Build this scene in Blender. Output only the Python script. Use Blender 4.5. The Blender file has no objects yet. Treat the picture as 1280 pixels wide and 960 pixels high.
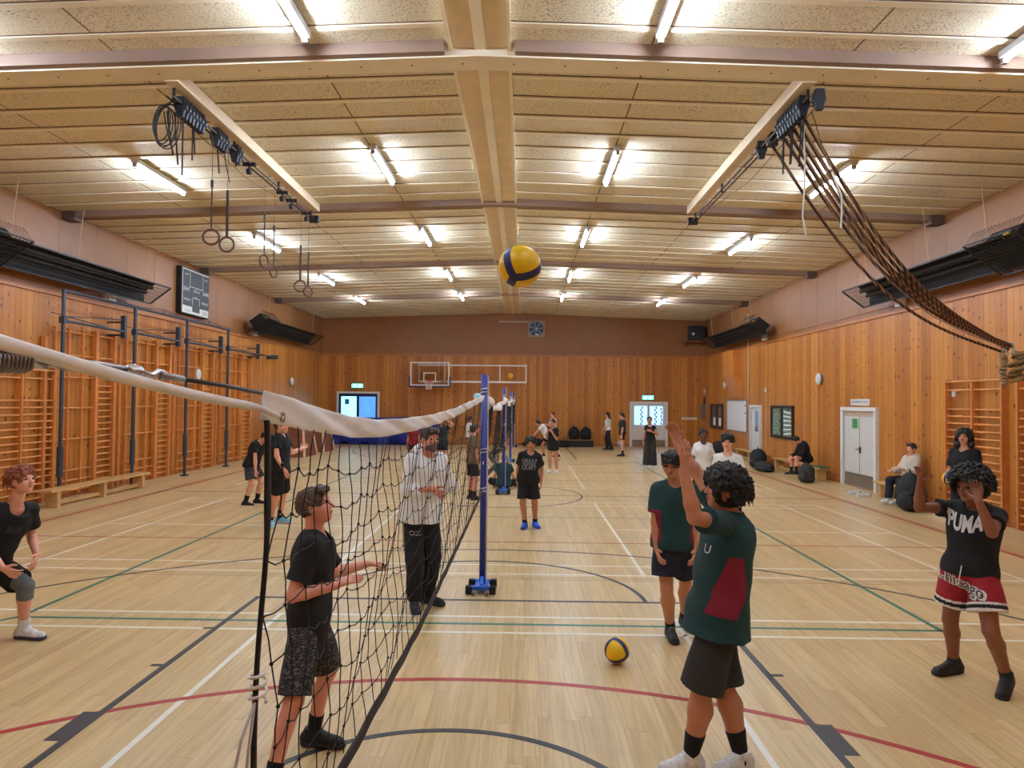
import bpy, math, random
import numpy as np
from mathutils import Vector, Matrix
from mathutils.bvhtree import BVHTree
rnd = random.Random(7)
S = bpy.context.scene
C = S.collection
PI = math.pi
# ------------------------------------------------------------------ camera
FPX = 850.86
CAM = np.array([0.45646, 0.0, 2.18051])
CR = np.array([0.99980633, 0.01722165, 0.00952441])
CU = np.array([-0.0091157, -0.02365714, 0.99967857])
CW = np.array([-0.01744143, 0.99957179, 0.02349557])
cd = bpy.data.cameras.new('camera'); cam = bpy.data.objects.new('camera', cd); C.objects.link(cam)
cd.sensor_width = 36; cd.lens = 36 * FPX / 1280; cd.clip_start = 0.02; cd.clip_end = 200
M = Matrix(((CR[0], CU[0], -CW[0], CAM[0]), (CR[1], CU[1], -CW[1], CAM[1]), (CR[2], CU[2], -CW[2], CAM[2]), (0, 0, 0, 1)))
cam.matrix_world = M
S.camera = cam
# ------------------------------------------------------------------ world, exposure, light levels
w = bpy.data.worlds.new('world'); S.world = w; w.use_nodes = True
w.node_tree.nodes['Background'].inputs[0].default_value = (0.6, 0.75, 1, 1)
w.node_tree.nodes['Background'].inputs[1].default_value = 0.6
S.view_settings.view_transform = 'Standard'; S.view_settings.look = 'None'
S.view_settings.exposure = 1.62; S.view_settings.gamma = 1.0; S.view_settings.use_curve_mapping = False
TUBE = 62.0          # emission of the fluorescent tubes
TUBE_COL = (0.81, 0.975, 1.22)
# ------------------------------------------------------------------ the hall
XL, XR, YB, YF = -9.39, 9.157, 32.9, -1.2
XC = -0.1
ZW, ZR, ZP = 6.10, 6.42, 4.33

def ray(px, py): return CW * FPX + CR * (px - 640) - CU * (py - 480)
def onax(px, py, ax, v):
    d = ray(px, py); return CAM + d * ((v - CAM[ax]) / d[ax])
def atY(px, py, y): return onax(px, py, 1, y)
def atX(px, py, x): return onax(px, py, 0, x)
def atZ(px, py, z): return onax(px, py, 2, z)
def zc(x): return ZR - (ZR - ZW) * abs(x - XC) / (XR - XC)

# ------------------------------------------------------------------ materials
def lin(c):
    return tuple(((v / 255) / 12.92 if v <= 10 else ((v / 255 + .055) / 1.055) ** 2.4) for v in c) + (1,)
def newmat(name):
    m = bpy.data.materials.new(name); m.use_nodes = True
    nt = m.node_tree; return m, nt, nt.nodes['Principled BSDF']
def node(nt, t, ins=None, **kw):
    n = nt.nodes.new(t)
    for k, v in kw.items(): setattr(n, k, v)
    for k, v in (ins or {}).items():
        if isinstance(v, bpy.types.NodeSocket): nt.links.new(v, n.inputs[k])
        else: n.inputs[k].default_value = v
    return n
def mth(nt, op, a, b=None, c=None):
    ins = {0: a}
    if b is not None: ins[1] = b
    if c is not None: ins[2] = c
    return node(nt, 'ShaderNodeMath', ins, operation=op).outputs[0]
def mixc(nt, f, a, b, mode='MIX'):
    n = nt.nodes.new('ShaderNodeMix'); n.data_type = 'RGBA'; n.blend_type = mode
    for k, v in ((0, f), (6, a), (7, b)):
        if isinstance(v, bpy.types.NodeSocket): nt.links.new(v, n.inputs[k])
        else: n.inputs[k].default_value = v
    return n.outputs[2]
def mapr(nt, v, a, b, c=0., d=1.):
    return node(nt, 'ShaderNodeMapRange', {0: v, 1: a, 2: b, 3: c, 4: d}).outputs[0]
MC = {}
def pm(name, col, rough=.6, metal=0., var=.10, scale=14., spec=.5, bump=0., bscale=200., emit=0., ecol=None, sheen=0.):
    if name in MC: return MC[name]
    m, nt, b = newmat(name)
    tc = node(nt, 'ShaderNodeTexCoord')
    nz = node(nt, 'ShaderNodeTexNoise', {'Vector': tc.outputs['Object'], 'Scale': scale, 'Detail': 3.})
    L = lin(col); lo = tuple(x * (1 - var) for x in L[:3]) + (1,); hi = tuple(min(1, x * (1 + var)) for x in L[:3]) + (1,)
    nt.links.new(mixc(nt, mapr(nt, nz.outputs[0], .3, .7), lo, hi), b.inputs['Base Color'])
    b.inputs['Roughness'].default_value = rough; b.inputs['Metallic'].default_value = metal
    b.inputs['Specular IOR Level'].default_value = spec
    if sheen: b.inputs['Sheen Weight'].default_value = sheen
    if bump:
        bn = node(nt, 'ShaderNodeTexNoise', {'Vector': tc.outputs['Object'], 'Scale': bscale, 'Detail': 2.})
        nt.links.new(node(nt, 'ShaderNodeBump', {'Height': bn.outputs[0], 'Strength': bump, 'Distance': .004}).outputs[0], b.inputs['Normal'])
    if emit:
        b.inputs['Emission Color'].default_value = tuple(ecol or L[:3]) + (1,) if len(ecol or L[:3]) == 3 else ecol
        b.inputs['Emission Strength'].default_value = emit
    MC[name] = m
    return m
def wood_wall():
    m, nt, b = newmat('pine boards')
    tc = node(nt, 'ShaderNodeTexCoord'); sp = node(nt, 'ShaderNodeSeparateXYZ', {0: tc.outputs['Object']})
    c = mth(nt, 'ADD', sp.outputs[0], sp.outputs[1]); z = sp.outputs[2]
    u = mth(nt, 'DIVIDE', c, .155); idx = mth(nt, 'FLOOR', u); fr = mth(nt, 'FRACT', u)
    wn = node(nt, 'ShaderNodeTexWhiteNoise', {'W': idx}, noise_dimensions='1D')
    gv = node(nt, 'ShaderNodeCombineXYZ', {0: mth(nt, 'MULTIPLY', c, 26.), 1: mth(nt, 'MULTIPLY', z, .9), 2: mth(nt, 'MULTIPLY', idx, 3.7)})
    gr = node(nt, 'ShaderNodeTexNoise', {'Vector': gv.outputs[0], 'Scale': 1.4, 'Detail': 4., 'Distortion': .8})
    base = mixc(nt, wn.outputs[0], lin((172, 103, 38)), lin((212, 142, 60)))
    base = mixc(nt, mapr(nt, gr.outputs[0], .35, .75), base, mixc(nt, .5, base, lin((152, 84, 32))))
    kv = node(nt, 'ShaderNodeCombineXYZ', {0: mth(nt, 'DIVIDE', c, .155), 1: mth(nt, 'MULTIPLY', z, 4.6), 2: 0.})
    vo = node(nt, 'ShaderNodeTexVoronoi', {'Vector': kv.outputs[0], 'Scale': 1., 'Randomness': 1.}, voronoi_dimensions='2D')
    sc = node(nt, 'ShaderNodeSeparateColor', {0: vo.outputs['Color']})
    gate = mth(nt, 'GREATER_THAN', sc.outputs[0], .76)
    size = mth(nt, 'MULTIPLY', sc.outputs[1], .09)
    kd = mth(nt, 'SUBTRACT', vo.outputs['Distance'], size)
    kf = mth(nt, 'MULTIPLY', mapr(nt, kd, .06, .12, 1., 0.), gate)
    base = mixc(nt, mth(nt, 'MULTIPLY', kf, .85), base, lin((74, 30, 12)))
    gro = mth(nt, 'LESS_THAN', fr, .05)
    base = mixc(nt, mth(nt, 'MULTIPLY', gro, .72), base, lin((70, 34, 12)))
    nt.links.new(base, b.inputs['Base Color'])
    b.inputs['Roughness'].default_value = .42
    nt.links.new(node(nt, 'ShaderNodeBump', {'Height': mth(nt, 'SUBTRACT', 1., gro), 'Strength': .5, 'Distance': .006}).outputs[0], b.inputs['Normal'])
    return m
def wood_floor():
    m, nt, b = newmat('strip floor')
    tc = node(nt, 'ShaderNodeTexCoord'); sp = node(nt, 'ShaderNodeSeparateXYZ', {0: tc.outputs['Object']})
    u = mth(nt, 'DIVIDE', sp.outputs[0], .095); idx = mth(nt, 'FLOOR', u); fr = mth(nt, 'FRACT', u)
    r1 = node(nt, 'ShaderNodeTexWhiteNoise', {'W': idx}, noise_dimensions='1D').outputs[0]
    v = mth(nt, 'ADD', mth(nt, 'DIVIDE', sp.outputs[1], 2.1), mth(nt, 'MULTIPLY', r1, 7.3)); idy = mth(nt, 'FLOOR', v); fy = mth(nt, 'FRACT', v)
    cv = node(nt, 'ShaderNodeCombineXYZ', {0: idx, 1: idy, 2: 0.})
    r2 = node(nt, 'ShaderNodeTexWhiteNoise', {'Vector': cv.outputs[0]}, noise_dimensions='2D').outputs[0]
    gv = node(nt, 'ShaderNodeCombineXYZ', {0: mth(nt, 'MULTIPLY', sp.outputs[0], 30.), 1: mth(nt, 'MULTIPLY', sp.outputs[1], 1.3), 2: mth(nt, 'MULTIPLY', r2, 50.)})
    gr = node(nt, 'ShaderNodeTexNoise', {'Vector': gv.outputs[0], 'Scale': 1.2, 'Detail': 5., 'Distortion': .6}).outputs[0]
    base = mixc(nt, r2, lin((206, 178, 124)), lin((222, 196, 146)))
    odd = mth(nt, 'GREATER_THAN', r2, .9)
    base = mixc(nt, mth(nt, 'MULTIPLY', odd, .7), base, lin((198, 166, 112)))
    base = mixc(nt, mapr(nt, gr, .42, .78), base, mixc(nt, .5, base, lin((160, 118, 66))))
    # scuffs
    sn = node(nt, 'ShaderNodeTexNoise', {'Vector': tc.outputs['Object'], 'Scale': 9., 'Detail': 6., 'Roughness': .7}).outputs[0]
    base = mixc(nt, mapr(nt, sn, .70, .80, 0., .35), base, lin((120, 76, 44)))
    gap = mth(nt, 'MAXIMUM', mth(nt, 'LESS_THAN', fr, .022), mth(nt, 'LESS_THAN', fy, .0022))
    base = mixc(nt, mth(nt, 'MULTIPLY', gap, .45), base, lin((110, 72, 40)))
    nt.links.new(base, b.inputs['Base Color'])
    nt.links.new(mapr(nt, sn, .3, .8, .27, .42), b.inputs['Roughness'])
    b.inputs['Specular IOR Level'].default_value = .45
    nt.links.new(node(nt, 'ShaderNodeBump', {'Height': gr, 'Strength': .04, 'Distance': .01}).outputs[0], b.inputs['Normal'])
    return m
def strawboard():
    m, nt, b = newmat('speckled ceiling board')
    tc = node(nt, 'ShaderNodeTexCoord'); sp = node(nt, 'ShaderNodeSeparateXYZ', {0: tc.outputs['Object']})
    mp = node(nt, 'ShaderNodeMapping', {'Vector': tc.outputs['Object'], 'Scale': (1., 1.6, 1.)})
    n1 = node(nt, 'ShaderNodeTexNoise', {'Vector': mp.outputs[0], 'Scale': 42., 'Detail': 3., 'Roughness': .7}).outputs[0]
    n2 = node(nt, 'ShaderNodeTexNoise', {'Vector': tc.outputs['Object'], 'Scale': .9, 'Detail': 3.}).outputs[0]
    th = mapr(nt, n2, .3, .7, .585, .53)
    sk = mapr(nt, mth(nt, 'SUBTRACT', n1, th), 0., .06)
    base = mixc(nt, n2, lin((230, 216, 184)), lin((238, 224, 196)))
    base = mixc(nt, mth(nt, 'MULTIPLY', sk, .75), base, lin((112, 78, 44)))
    # staggered joints along the hall
    d = mth(nt, 'ABSOLUTE', mth(nt, 'SUBTRACT', mth(nt, 'ABSOLUTE', mth(nt, 'SUBTRACT', sp.outputs[0], XC)), 2.02))
    d2 = mth(nt, 'ABSOLUTE', mth(nt, 'SUBTRACT', mth(nt, 'ABSOLUTE', mth(nt, 'SUBTRACT', sp.outputs[0], XC)), 4.35))
    d3 = mth(nt, 'ABSOLUTE', mth(nt, 'SUBTRACT', mth(nt, 'ABSOLUTE', mth(nt, 'SUBTRACT', sp.outputs[0], XC)), 6.7))
    j = mth(nt, 'LESS_THAN', mth(nt, 'MINIMUM', mth(nt, 'MINIMUM', d, d2), d3), .011)
    base = mixc(nt, mth(nt, 'MULTIPLY', j, .8), base, lin((60, 40, 24)))
    nt.links.new(base, b.inputs['Base Color']); b.inputs['Roughness'].default_value = .9
    return m
def skin_mat(name, col):
    if name in MC: return MC[name]
    m, nt, b = newmat(name)
    tc = node(nt, 'ShaderNodeTexCoord')
    n = node(nt, 'ShaderNodeTexNoise', {'Vector': tc.outputs['Object'], 'Scale': 9., 'Detail': 4.}).outputs[0]
    L = lin(col); red = (min(1, L[0] * 1.02), L[1] * .84, L[2] * .80, 1)
    nt.links.new(mixc(nt, mapr(nt, n, .35, .7), L, red), b.inputs['Base Color'])
    b.inputs['Roughness'].default_value = .5; b.inputs['Subsurface Weight'].default_value = 0.
    MC[name] = m; return m
def camo(name, c1, c2, sc):
    if name in MC: return MC[name]
    m, nt, b = newmat(name)
    tc = node(nt, 'ShaderNodeTexCoord')
    mp = node(nt, 'ShaderNodeMapping', {'Vector': tc.outputs['Object'], 'Scale': (1., 1., 2.2)})
    n = node(nt, 'ShaderNodeTexNoise', {'Vector': mp.outputs[0], 'Scale': sc, 'Detail': 5., 'Roughness': .75}).outputs[0]
    nt.links.new(mixc(nt, mapr(nt, n, .50, .60), lin(c1), lin(c2)), b.inputs['Base Color']); b.inputs['Roughness'].default_value = .85
    MC[name] = m; return m
def twist(name, c1, c2, freq):
    if name in MC: return MC[name]
    m, nt, b = newmat(name)
    tc = node(nt, 'ShaderNodeTexCoord'); sp = node(nt, 'ShaderNodeSeparateXYZ', {0: tc.outputs['Object']})
    s = mth(nt, 'ADD', mth(nt, 'MULTIPLY', sp.outputs[0], freq), mth(nt, 'MULTIPLY', sp.outputs[2], freq * .8))
    sn = mth(nt, 'SINE', s)
    nt.links.new(mixc(nt, mapr(nt, sn, -.5, .6), lin(c1), lin(c2)), b.inputs['Base Color']); b.inputs['Roughness'].default_value = .9
    MC[name] = m; return m

# ------------------------------------------------------------------ object helpers
WL = {}
def tag(o, label=None, cat=None, group=None, kind=None):
    if label: o['label'] = label
    if cat: o['category'] = cat
    if group: o['group'] = group
    if kind: o['kind'] = kind
    return o
def thing(name, loc, label, cat, group=None):
    o = bpy.data.objects.new(name, None); C.objects.link(o); o.location = loc; o.empty_display_size = .1
    WL[o] = np.array(loc, float)
    return tag(o, label, cat, group)
def basis(d, hint=(0, 0, 1)):
    d = np.asarray(d, float); d = d / np.linalg.norm(d)
    h = np.asarray(hint, float)
    if abs(d @ h) > .95: h = np.array([1., 0, 0])
    a = np.cross(h, d); a /= np.linalg.norm(a)
    return a, np.cross(d, a), d
class MB:
    def __init__(s): s.v = []; s.f = []; s.mi = []; s.cur = 0
    def mat(s, i): s.cur = i; return s
    def add(s, vs, fs):
        n = len(s.v); s.v += [tuple(map(float, p)) for p in vs]
        for f in fs: s.f.append(tuple(n + i for i in f)); s.mi.append(s.cur)
        return s
    def box(s, lo, hi):
        x0, y0, z0 = lo; x1, y1, z1 = hi
        return s.add([(x0, y0, z0), (x1, y0, z0), (x1, y1, z0), (x0, y1, z0), (x0, y0, z1), (x1, y0, z1), (x1, y1, z1), (x0, y1, z1)],
                     [(3, 2, 1, 0), (4, 5, 6, 7), (0, 1, 5, 4), (1, 2, 6, 5), (2, 3, 7, 6), (3, 0, 4, 7)])
    def cbox(s, c, size): 
        return s.box([c[i] - size[i] / 2 for i in range(3)], [c[i] + size[i] / 2 for i in range(3)])
    def bar(s, a, b, wx, wz, hint=(0, 0, 1)):
        a = np.array(a, float); b = np.array(b, float); e1, e2, d = basis(b - a, hint)
        vs = [p + e1 * i * wx / 2 + e2 * j * wz / 2 for p in (a, b) for i, j in ((-1, -1), (1, -1), (1, 1), (-1, 1))]
        return s.add(vs, [(3, 2, 1, 0), (4, 5, 6, 7), (0, 1, 5, 4), (1, 2, 6, 5), (2, 3, 7, 6), (3, 0, 4, 7)])
    def tube(s, pts, r, n=8, cap=True, closed=False):
        P = [np.array(p, float) for p in pts]; m = len(P)
        rs = r if hasattr(r, '__len__') else [r] * m
        rings = []; e1 = None
        for i in range(m):
            if closed: d = P[(i + 1) % m] - P[i - 1]
            else: d = P[min(i + 1, m - 1)] - P[max(i - 1, 0)]
            d = d / (np.linalg.norm(d) + 1e-12)
            if e1 is None: e1 = basis(d)[0]
            e1 = e1 - d * (e1 @ d); e1 /= np.linalg.norm(e1) + 1e-12
            e2 = np.cross(d, e1)
            rings.append([P[i] + rs[i] * (e1 * math.cos(2 * PI * k / n) + e2 * math.sin(2 * PI * k / n)) for k in range(n)])
        vs = [p for rg in rings for p in rg]; fs = []
        for i in range(m if closed else m - 1):
            a = i * n; b = ((i + 1) % m) * n
            for k in range(n): fs.append((a + k, a + (k + 1) % n, b + (k + 1) % n, b + k))
        if cap and not closed: fs += [tuple(range(n - 1, -1, -1)), tuple((m - 1) * n + k for k in range(n))]
        return s.add(vs, fs)
    def cyl(s, a, b, r, n=12, r2=None): return s.tube([a, b], [r, r if r2 is None else r2], n)
    def lathe(s, c, axis, prof, n=24):
        e1, e2, d = basis(axis); c = np.array(c, float); vs = []
        for r, h in prof:
            vs += [c + d * h + r * (e1 * math.cos(2 * PI * k / n) + e2 * math.sin(2 * PI * k / n)) for k in range(n)]
        fs = []
        for i in range(len(prof) - 1):
            for k in range(n): fs.append((i * n + k, i * n + (k + 1) % n, (i + 1) * n + (k + 1) % n, (i + 1) * n + k))
        fs += [tuple(range(n - 1, -1, -1)), tuple((len(prof) - 1) * n + k for k in range(n))]
        return s.add(vs, fs)
    def prism(s, poly, off):
        n = len(poly); P = [np.array(p, float) for p in poly]; o = np.array(off, float)
        return s.add(P + [p + o for p in P], [tuple(range(n - 1, -1, -1)), tuple(range(n, 2 * n))] + [(i, (i + 1) % n, n + (i + 1) % n, n + i) for i in range(n)])
    def grid(s, fn, nu, nv):
        vs = [fn(i / nu, j / nv) for i in range(nu + 1) for j in range(nv + 1)]
        return s.add(vs, [(i * (nv + 1) + j, (i + 1) * (nv + 1) + j, (i + 1) * (nv + 1) + j + 1, i * (nv + 1) + j + 1) for i in range(nu) for j in range(nv)])
    def sphere(s, c, r, n=16, sc=(1, 1, 1)):
        vs = []; fs = []; m = n // 2
        for i in range(m + 1):
            for k in range(n):
                t = PI * i / m; p = 2 * PI * k / n
                vs.append((c[0] + r * sc[0] * math.sin(t) * math.cos(p), c[1] + r * sc[1] * math.sin(t) * math.sin(p), c[2] + r * sc[2] * math.cos(t)))
        for i in range(m):
            for k in range(n): fs.append((i * n + k, (i + 1) * n + k, (i + 1) * n + (k + 1) % n, i * n + (k + 1) % n))
        return s.add(vs, fs)
    def build(s, name, mats, parent=None, smooth=False, bevel=0., **tg):
        off = np.zeros(3); p = parent
        while p is not None:
            if p in WL: off = WL[p]
            p = p.parent
        me = bpy.data.meshes.new(name)
        me.from_pydata([tuple(np.array(v) - off) for v in s.v], [], s.f)
        ms = mats if isinstance(mats, (list, tuple)) else [mats]
        for m in ms: me.materials.append(m)
        me.polygons.foreach_set('material_index', s.mi)
        if smooth: me.polygons.foreach_set('use_smooth', [True] * len(s.f))
        me.validate(); me.update()
        o = bpy.data.objects.new(name, me); C.objects.link(o)
        if parent is not None: o.parent = parent
        if bevel:
            b = o.modifiers.new('bevel', 'BEVEL'); b.width = bevel; b.segments = 2; b.limit_method = 'ANGLE'
        return tag(o, tg.get('label'), tg.get('cat'), tg.get('group'), tg.get('kind'))
def struct(mb, name, mats, parent=None, **k):
    return mb.build(name, mats, parent, kind='structure', **k)
def copytree(o, loc, label, group=None):
    r = o.copy(); C.objects.link(r); r.location = loc; r['label'] = label
    if group: r['group'] = group
    for c in list(o.children):
        d = c.copy(); C.objects.link(d); d.parent = r
        for g in list(c.children):
            e = g.copy(); C.objects.link(e); e.parent = d
    return r
def text_mesh(txt, size, extrude=.0, bold=0.):
    cu = bpy.data.curves.new('t', 'FONT'); cu.body = txt; cu.size = size; cu.align_x = 'CENTER'; cu.align_y = 'CENTER'; cu.extrude = extrude; cu.offset = bold; cu.resolution_u = 3
    ob = bpy.data.objects.new('t', cu); C.objects.link(ob)
    me = bpy.data.meshes.new_from_object(ob.evaluated_get(bpy.context.evaluated_depsgraph_get()))
    v = np.array([tuple(p.co) for p in me.vertices]).reshape(-1, 3); f = [tuple(p.vertices) for p in me.polygons]
    bpy.data.objects.remove(ob); bpy.data.curves.remove(cu); bpy.data.meshes.remove(me)
    return v, f
def text_on(mb, txt, size, c, right, up, bold=0.):
    v, f = text_mesh(txt, size); c = np.array(c, float); r = np.array(right, float); u = np.array(up, float)
    if len(v): mb.add([c + r * p[0] + u * p[1] for p in v], f)
    return mb
# ================================================================== STRUCTURE
M_PINE = wood_wall(); M_FLOOR = wood_floor(); M_CEIL = strawboard()
M_PAINT = pm('peach painted board', (144, 94, 52), .45, var=.05, scale=2.)
M_BEAM = pm('cream painted beam', (242, 228, 200), .5, var=.05, scale=3.)
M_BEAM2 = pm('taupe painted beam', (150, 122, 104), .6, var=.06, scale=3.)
M_TRIM = pm('varnished trim', (176, 108, 52), .4, var=.12, scale=12.)
M_WHITE = pm('white paint', (226, 226, 220), .4, var=.03)
M_DARK = pm('dark brown frame', (52, 34, 24), .5)
M_BLACK = pm('black paint', (22, 22, 23), .45)
M_STEEL = pm('blue grey steel', (62, 70, 82), .4, metal=.3)
M_CHROME = pm('bright metal', (190, 190, 192), .25, metal=1., var=.04)
M_BAR = pm('varnished timber bar', (206, 128, 62), .38, var=.12, scale=9.)
M_BAR2 = pm('varnished timber rung', (222, 150, 84), .35, var=.10, scale=9.)
M_BENCH = pm('pale bench timber', (204, 162, 104), .4, var=.12, scale=10.)
M_BENCH2 = pm('brown bench timber', (176, 118, 62), .45, var=.12, scale=10.)

fl = struct(MB().box((XL - .1, YF - .1, -.1), (XR + .1, YB + .1, 0)), 'floor', M_FLOOR)
# ---- painted court lines (children of the floor)
def line(mb, a, b, wd, z):
    a = np.array([a[0], a[1]], float); b = np.array([b[0], b[1]], float)
    d = (b - a) / np.linalg.norm(b - a); n = np.array([-d[1], d[0]]) * wd / 2
    P = [a - n, b - n, b + n, a + n]
    mb.prism([(p[0], p[1], 0.0002) for p in P], (0, 0, z))
def arc(mb, c, r, a0, a1, wd, z, n=64):
    for i in range(n):
        t0 = math.radians(a0 + (a1 - a0) * i / n); t1 = math.radians(a0 + (a1 - a0) * (i + 1) / n)
        P = [(c[0] + (r + s) * math.cos(t), c[1] + (r + s) * math.sin(t), .0002) for s, t in ((-wd / 2, t0), (wd / 2, t0), (wd / 2, t1), (-wd / 2, t1))]
        mb.prism(P, (0, 0, z))
wh = MB(); zz = .0008
for y0, y1 in ((.8, 6.895), (8.58, 14.64), (16.93, 23.06), (25.0, 31.1)):
    for x in (-6.7, -5.94, -1.98, 1.98, 5.94, 6.7): line(wh, (x, y0), (x, y1), .045, zz)
    for y in (y0, y0 + .47, y1 - .47, y1): line(wh, (-6.7, y), (6.7, y), .042, zz)
    for s in (-1, 1): line(wh, (1.98 * s, (y0 + y1) / 2), (6.7 * s, (y0 + y1) / 2), .042, zz)
for s in (-1, 1): line(wh, (XL + .6, y1 - .47), (XL + .61, y1 - .47), .04, zz)
struct(wh, 'white_court_line', pm('white line paint', (236, 232, 220), .4, var=.03), fl)
gn = MB(); zz = .0012
for s in (-1, 1): line(gn, (4.49 * s, 6.65), (4.49 * s, 24.67), .055, zz)
line(gn, (-4.9, 6.2), (-4.49, 6.67), .05, zz)
for y in (6.67, 12.75, 18.67, 24.67): line(gn, (-4.52, y), (4.52, y), .05 if y < 8 else .03, zz)
struct(gn, 'green_court_line', pm('green line paint', (44, 118, 98), .4, var=.05), fl)
rd = MB(); zz = .0016
arc(rd, (0, .45), 4.9, 0, 180, .055, zz)
for y in (10.5, 20.9): line(rd, (-7.8, y), (7.6, y), .035, zz)
for x in (-7.85, 7.6): line(rd, (x, YF), (x, YB - .6), .07, zz)
for x in (-7.95, 7.7): line(rd, (x, YF), (x, YB - .6), .02, zz)
struct(rd, 'red_court_line', pm('red line paint', (172, 44, 40), .4, var=.05), fl)
bk = MB(); zz = .002
def key(yb, s):
    Y = lambda d: yb + s * d
    for x in (-1, 1):
        line(bk, (2.43 * x, Y(0)), (2.43 * x, Y(5.85)), .055, zz)
        line(bk, (2.45 * x, Y(2.92)), (2.56 * x, Y(2.92)), .4, zz) if False else bk.box((min(2.42 * x, 2.56 * x), min(Y(2.7), Y(3.1)), .0002), (max(2.42 * x, 2.56 * x), max(Y(2.7), Y(3.1)), zz))
        for d in (3.93, 4.83): line(bk, (2.43 * x, Y(d)), (2.55 * x, Y(d)), .045, zz)
    line(bk, (-2.46, Y(5.85)), (2.46, Y(5.85)), .05, zz)
    a = 0 if s > 0 else 180
    arc(bk, (0, Y(5.85)), 1.8, a, a + 180, .05, zz)
    arc(bk, (0, Y(1.6)), 6.75, a + 8, a + 172, .045, zz)
    arc(bk, (0, Y(1.66)), 1.27, a, a + 180, .05, zz)
key(1.6, 1); key(31.2, -1)
arc(bk, (0, 15.65), 1.8, 0, 360, .045, zz)
line(bk, (-7.5, 15.65), (7.5, 15.65), .035, zz)
struct(bk, 'black_court_line', pm('black line paint', (50, 48, 52), .45, var=.06), fl)
bw = MB()
for y in (8.33, 8.42): line(bw, (-8.9, y), (8.8, y), .012, .0006)
struct(bw, 'floor_hatch_seam', pm('brown seam', (150, 104, 62), .6), fl)

# ---- walls
T = .2
def wall(name, lo, hi, lo2, hi2, joints, axis):
    o = struct(MB().box(lo, hi), name, M_PINE)
    up = MB().box(lo2, hi2); struct(up, 'painted_panel', M_PAINT, o)
    j = MB()
    for a, b in joints: j.box(a, b)
    struct(j, 'panel_joint', pm('panel joint', (150, 104, 70), .7), o)
    return o
ZT = 6.75
js = lambda x, xi: [((min(x, xi), y, ZP), (max(x, xi), y + .012, 6.1)) for y in np.arange(.5, 32.5, 1.24)]
wl = wall('wall_left', (XL - T, YF - T, 0), (XL, YB + T, ZP), (XL - T, YF - T, ZP), (XL, YB + T, ZT), js(XL - .01, XL + .003), 0)
wr = wall('wall_right', (XR, YF - T, 0), (XR + T, YB + T, ZP), (XR, YF - T, ZP), (XR + T, YB + T, ZT), js(XR + .01, XR - .003), 0)
wb = wall('wall_back', (XL, YB, 0), (XR, YB + T, ZP), (XL, YB, ZP), (XR, YB + T, ZT), [((x, YB - .003, ZP), (x + .012, YB + .01, 6.4)) for x in np.arange(XL + .9, XR, 1.215)], 1)
wf = wall('wall_front', (XL, YF - T, 0), (XR, YF, ZP), (XL, YF - T, ZP), (XR, YF, ZT), [((x, YF - .01, ZP), (x + .012, YF + .003, 6.4)) for x in np.arange(XL + .9, XR, 1.215)], 1)
for nm, lo, hi in (('trim_1', (XL, YF, ZP - .05), (XL + .04, YB, ZP + .03)), ('trim_2', (XR - .04, YF, ZP - .05), (XR, YB, ZP + .03)), ('trim_3', (XL, YB - .05, ZP - .06), (XR, YB, ZP + .05))):
    t = MB().box(lo, hi)
    if nm != 'trim_3': x = XL if nm == 'trim_1' else XR; t.box((min(x, x + (.025 if x < 0 else -.025)), YF, ZP + .15), (max(x, x + (.025 if x < 0 else -.025)), YB, ZP + .17))
    struct(t, nm, M_TRIM)
for nm, lo, hi in (('baseboard_left', (XL, YF, 0), (XL + .025, YB, .11)), ('baseboard_right', (XR - .025, YF, 0), (XR, YB, .11)), ('baseboard_back', (XL, YB - .025, 0), (XR, YB, .11))):
    struct(MB().box(lo, hi), nm, pm('baseboard timber', (168, 100, 50), .45))
# ---- ceiling: two pitched planes, battens, ridge boards
ce = MB()
for x0, x1 in ((XL - .1, XC), (XC, XR + .1)):
    P = [(x0, YF - .1, zc(x0)), (x1, YF - .1, zc(x1)), (x1, YB + .1, zc(x1)), (x0, YB + .1, zc(x0))]
    ce.prism(P, (0, 0, .1))
cl = struct(ce, 'ceiling', M_CEIL)
bt = MB(); dk = MB()
BY = [2.0, 8.15, 14.32, 20.48, 26.7]
y = YF + .25
edges = BY + [YB]
for k in range(-1, 5):
    a = BY[k] if k >= 0 else YF - .1; b = edges[k + 1]
    nrow = 10 if k >= 0 else 5
    for i in range(nrow + 1):
        yy = a + (b - a) * i / nrow
        for x0, x1 in ((XL, XC - .36), (XC + .36, XR)):
            bt.bar((x0, yy, zc(x0) - .008), (x1, yy, zc(x1) - .008), .085, .03)
            dk.bar((x0, yy - .05, zc(x0) - .003), (x1, yy - .05, zc(x1) - .003), .011, .01)
struct(bt, 'batten', M_BEAM, cl)
struct(dk, 'shadow_gap', pm('dark joint', (116, 84, 54), .9), cl)
rb = MB(); zr = zc(XC) - .03
rb.box((XC - .34, YF, zr - .03), (XC + .34, YB, zr + .03))
rb2 = MB().box((XC - .06, YF, zr - .055), (XC + .07, YB, zr - .03)).box((XC - .37, YF, zr - .07), (XC - .33, YB, zr + .02)).box((XC + .33, YF, zr - .07), (XC + .37, YB, zr + .02))
struct(rb, 'ridge_board', pm('ridge board', (232, 206, 170), .6, var=.06, scale=3.), cl); struct(rb2, 'ridge_cover', M_BEAM, cl)
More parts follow.
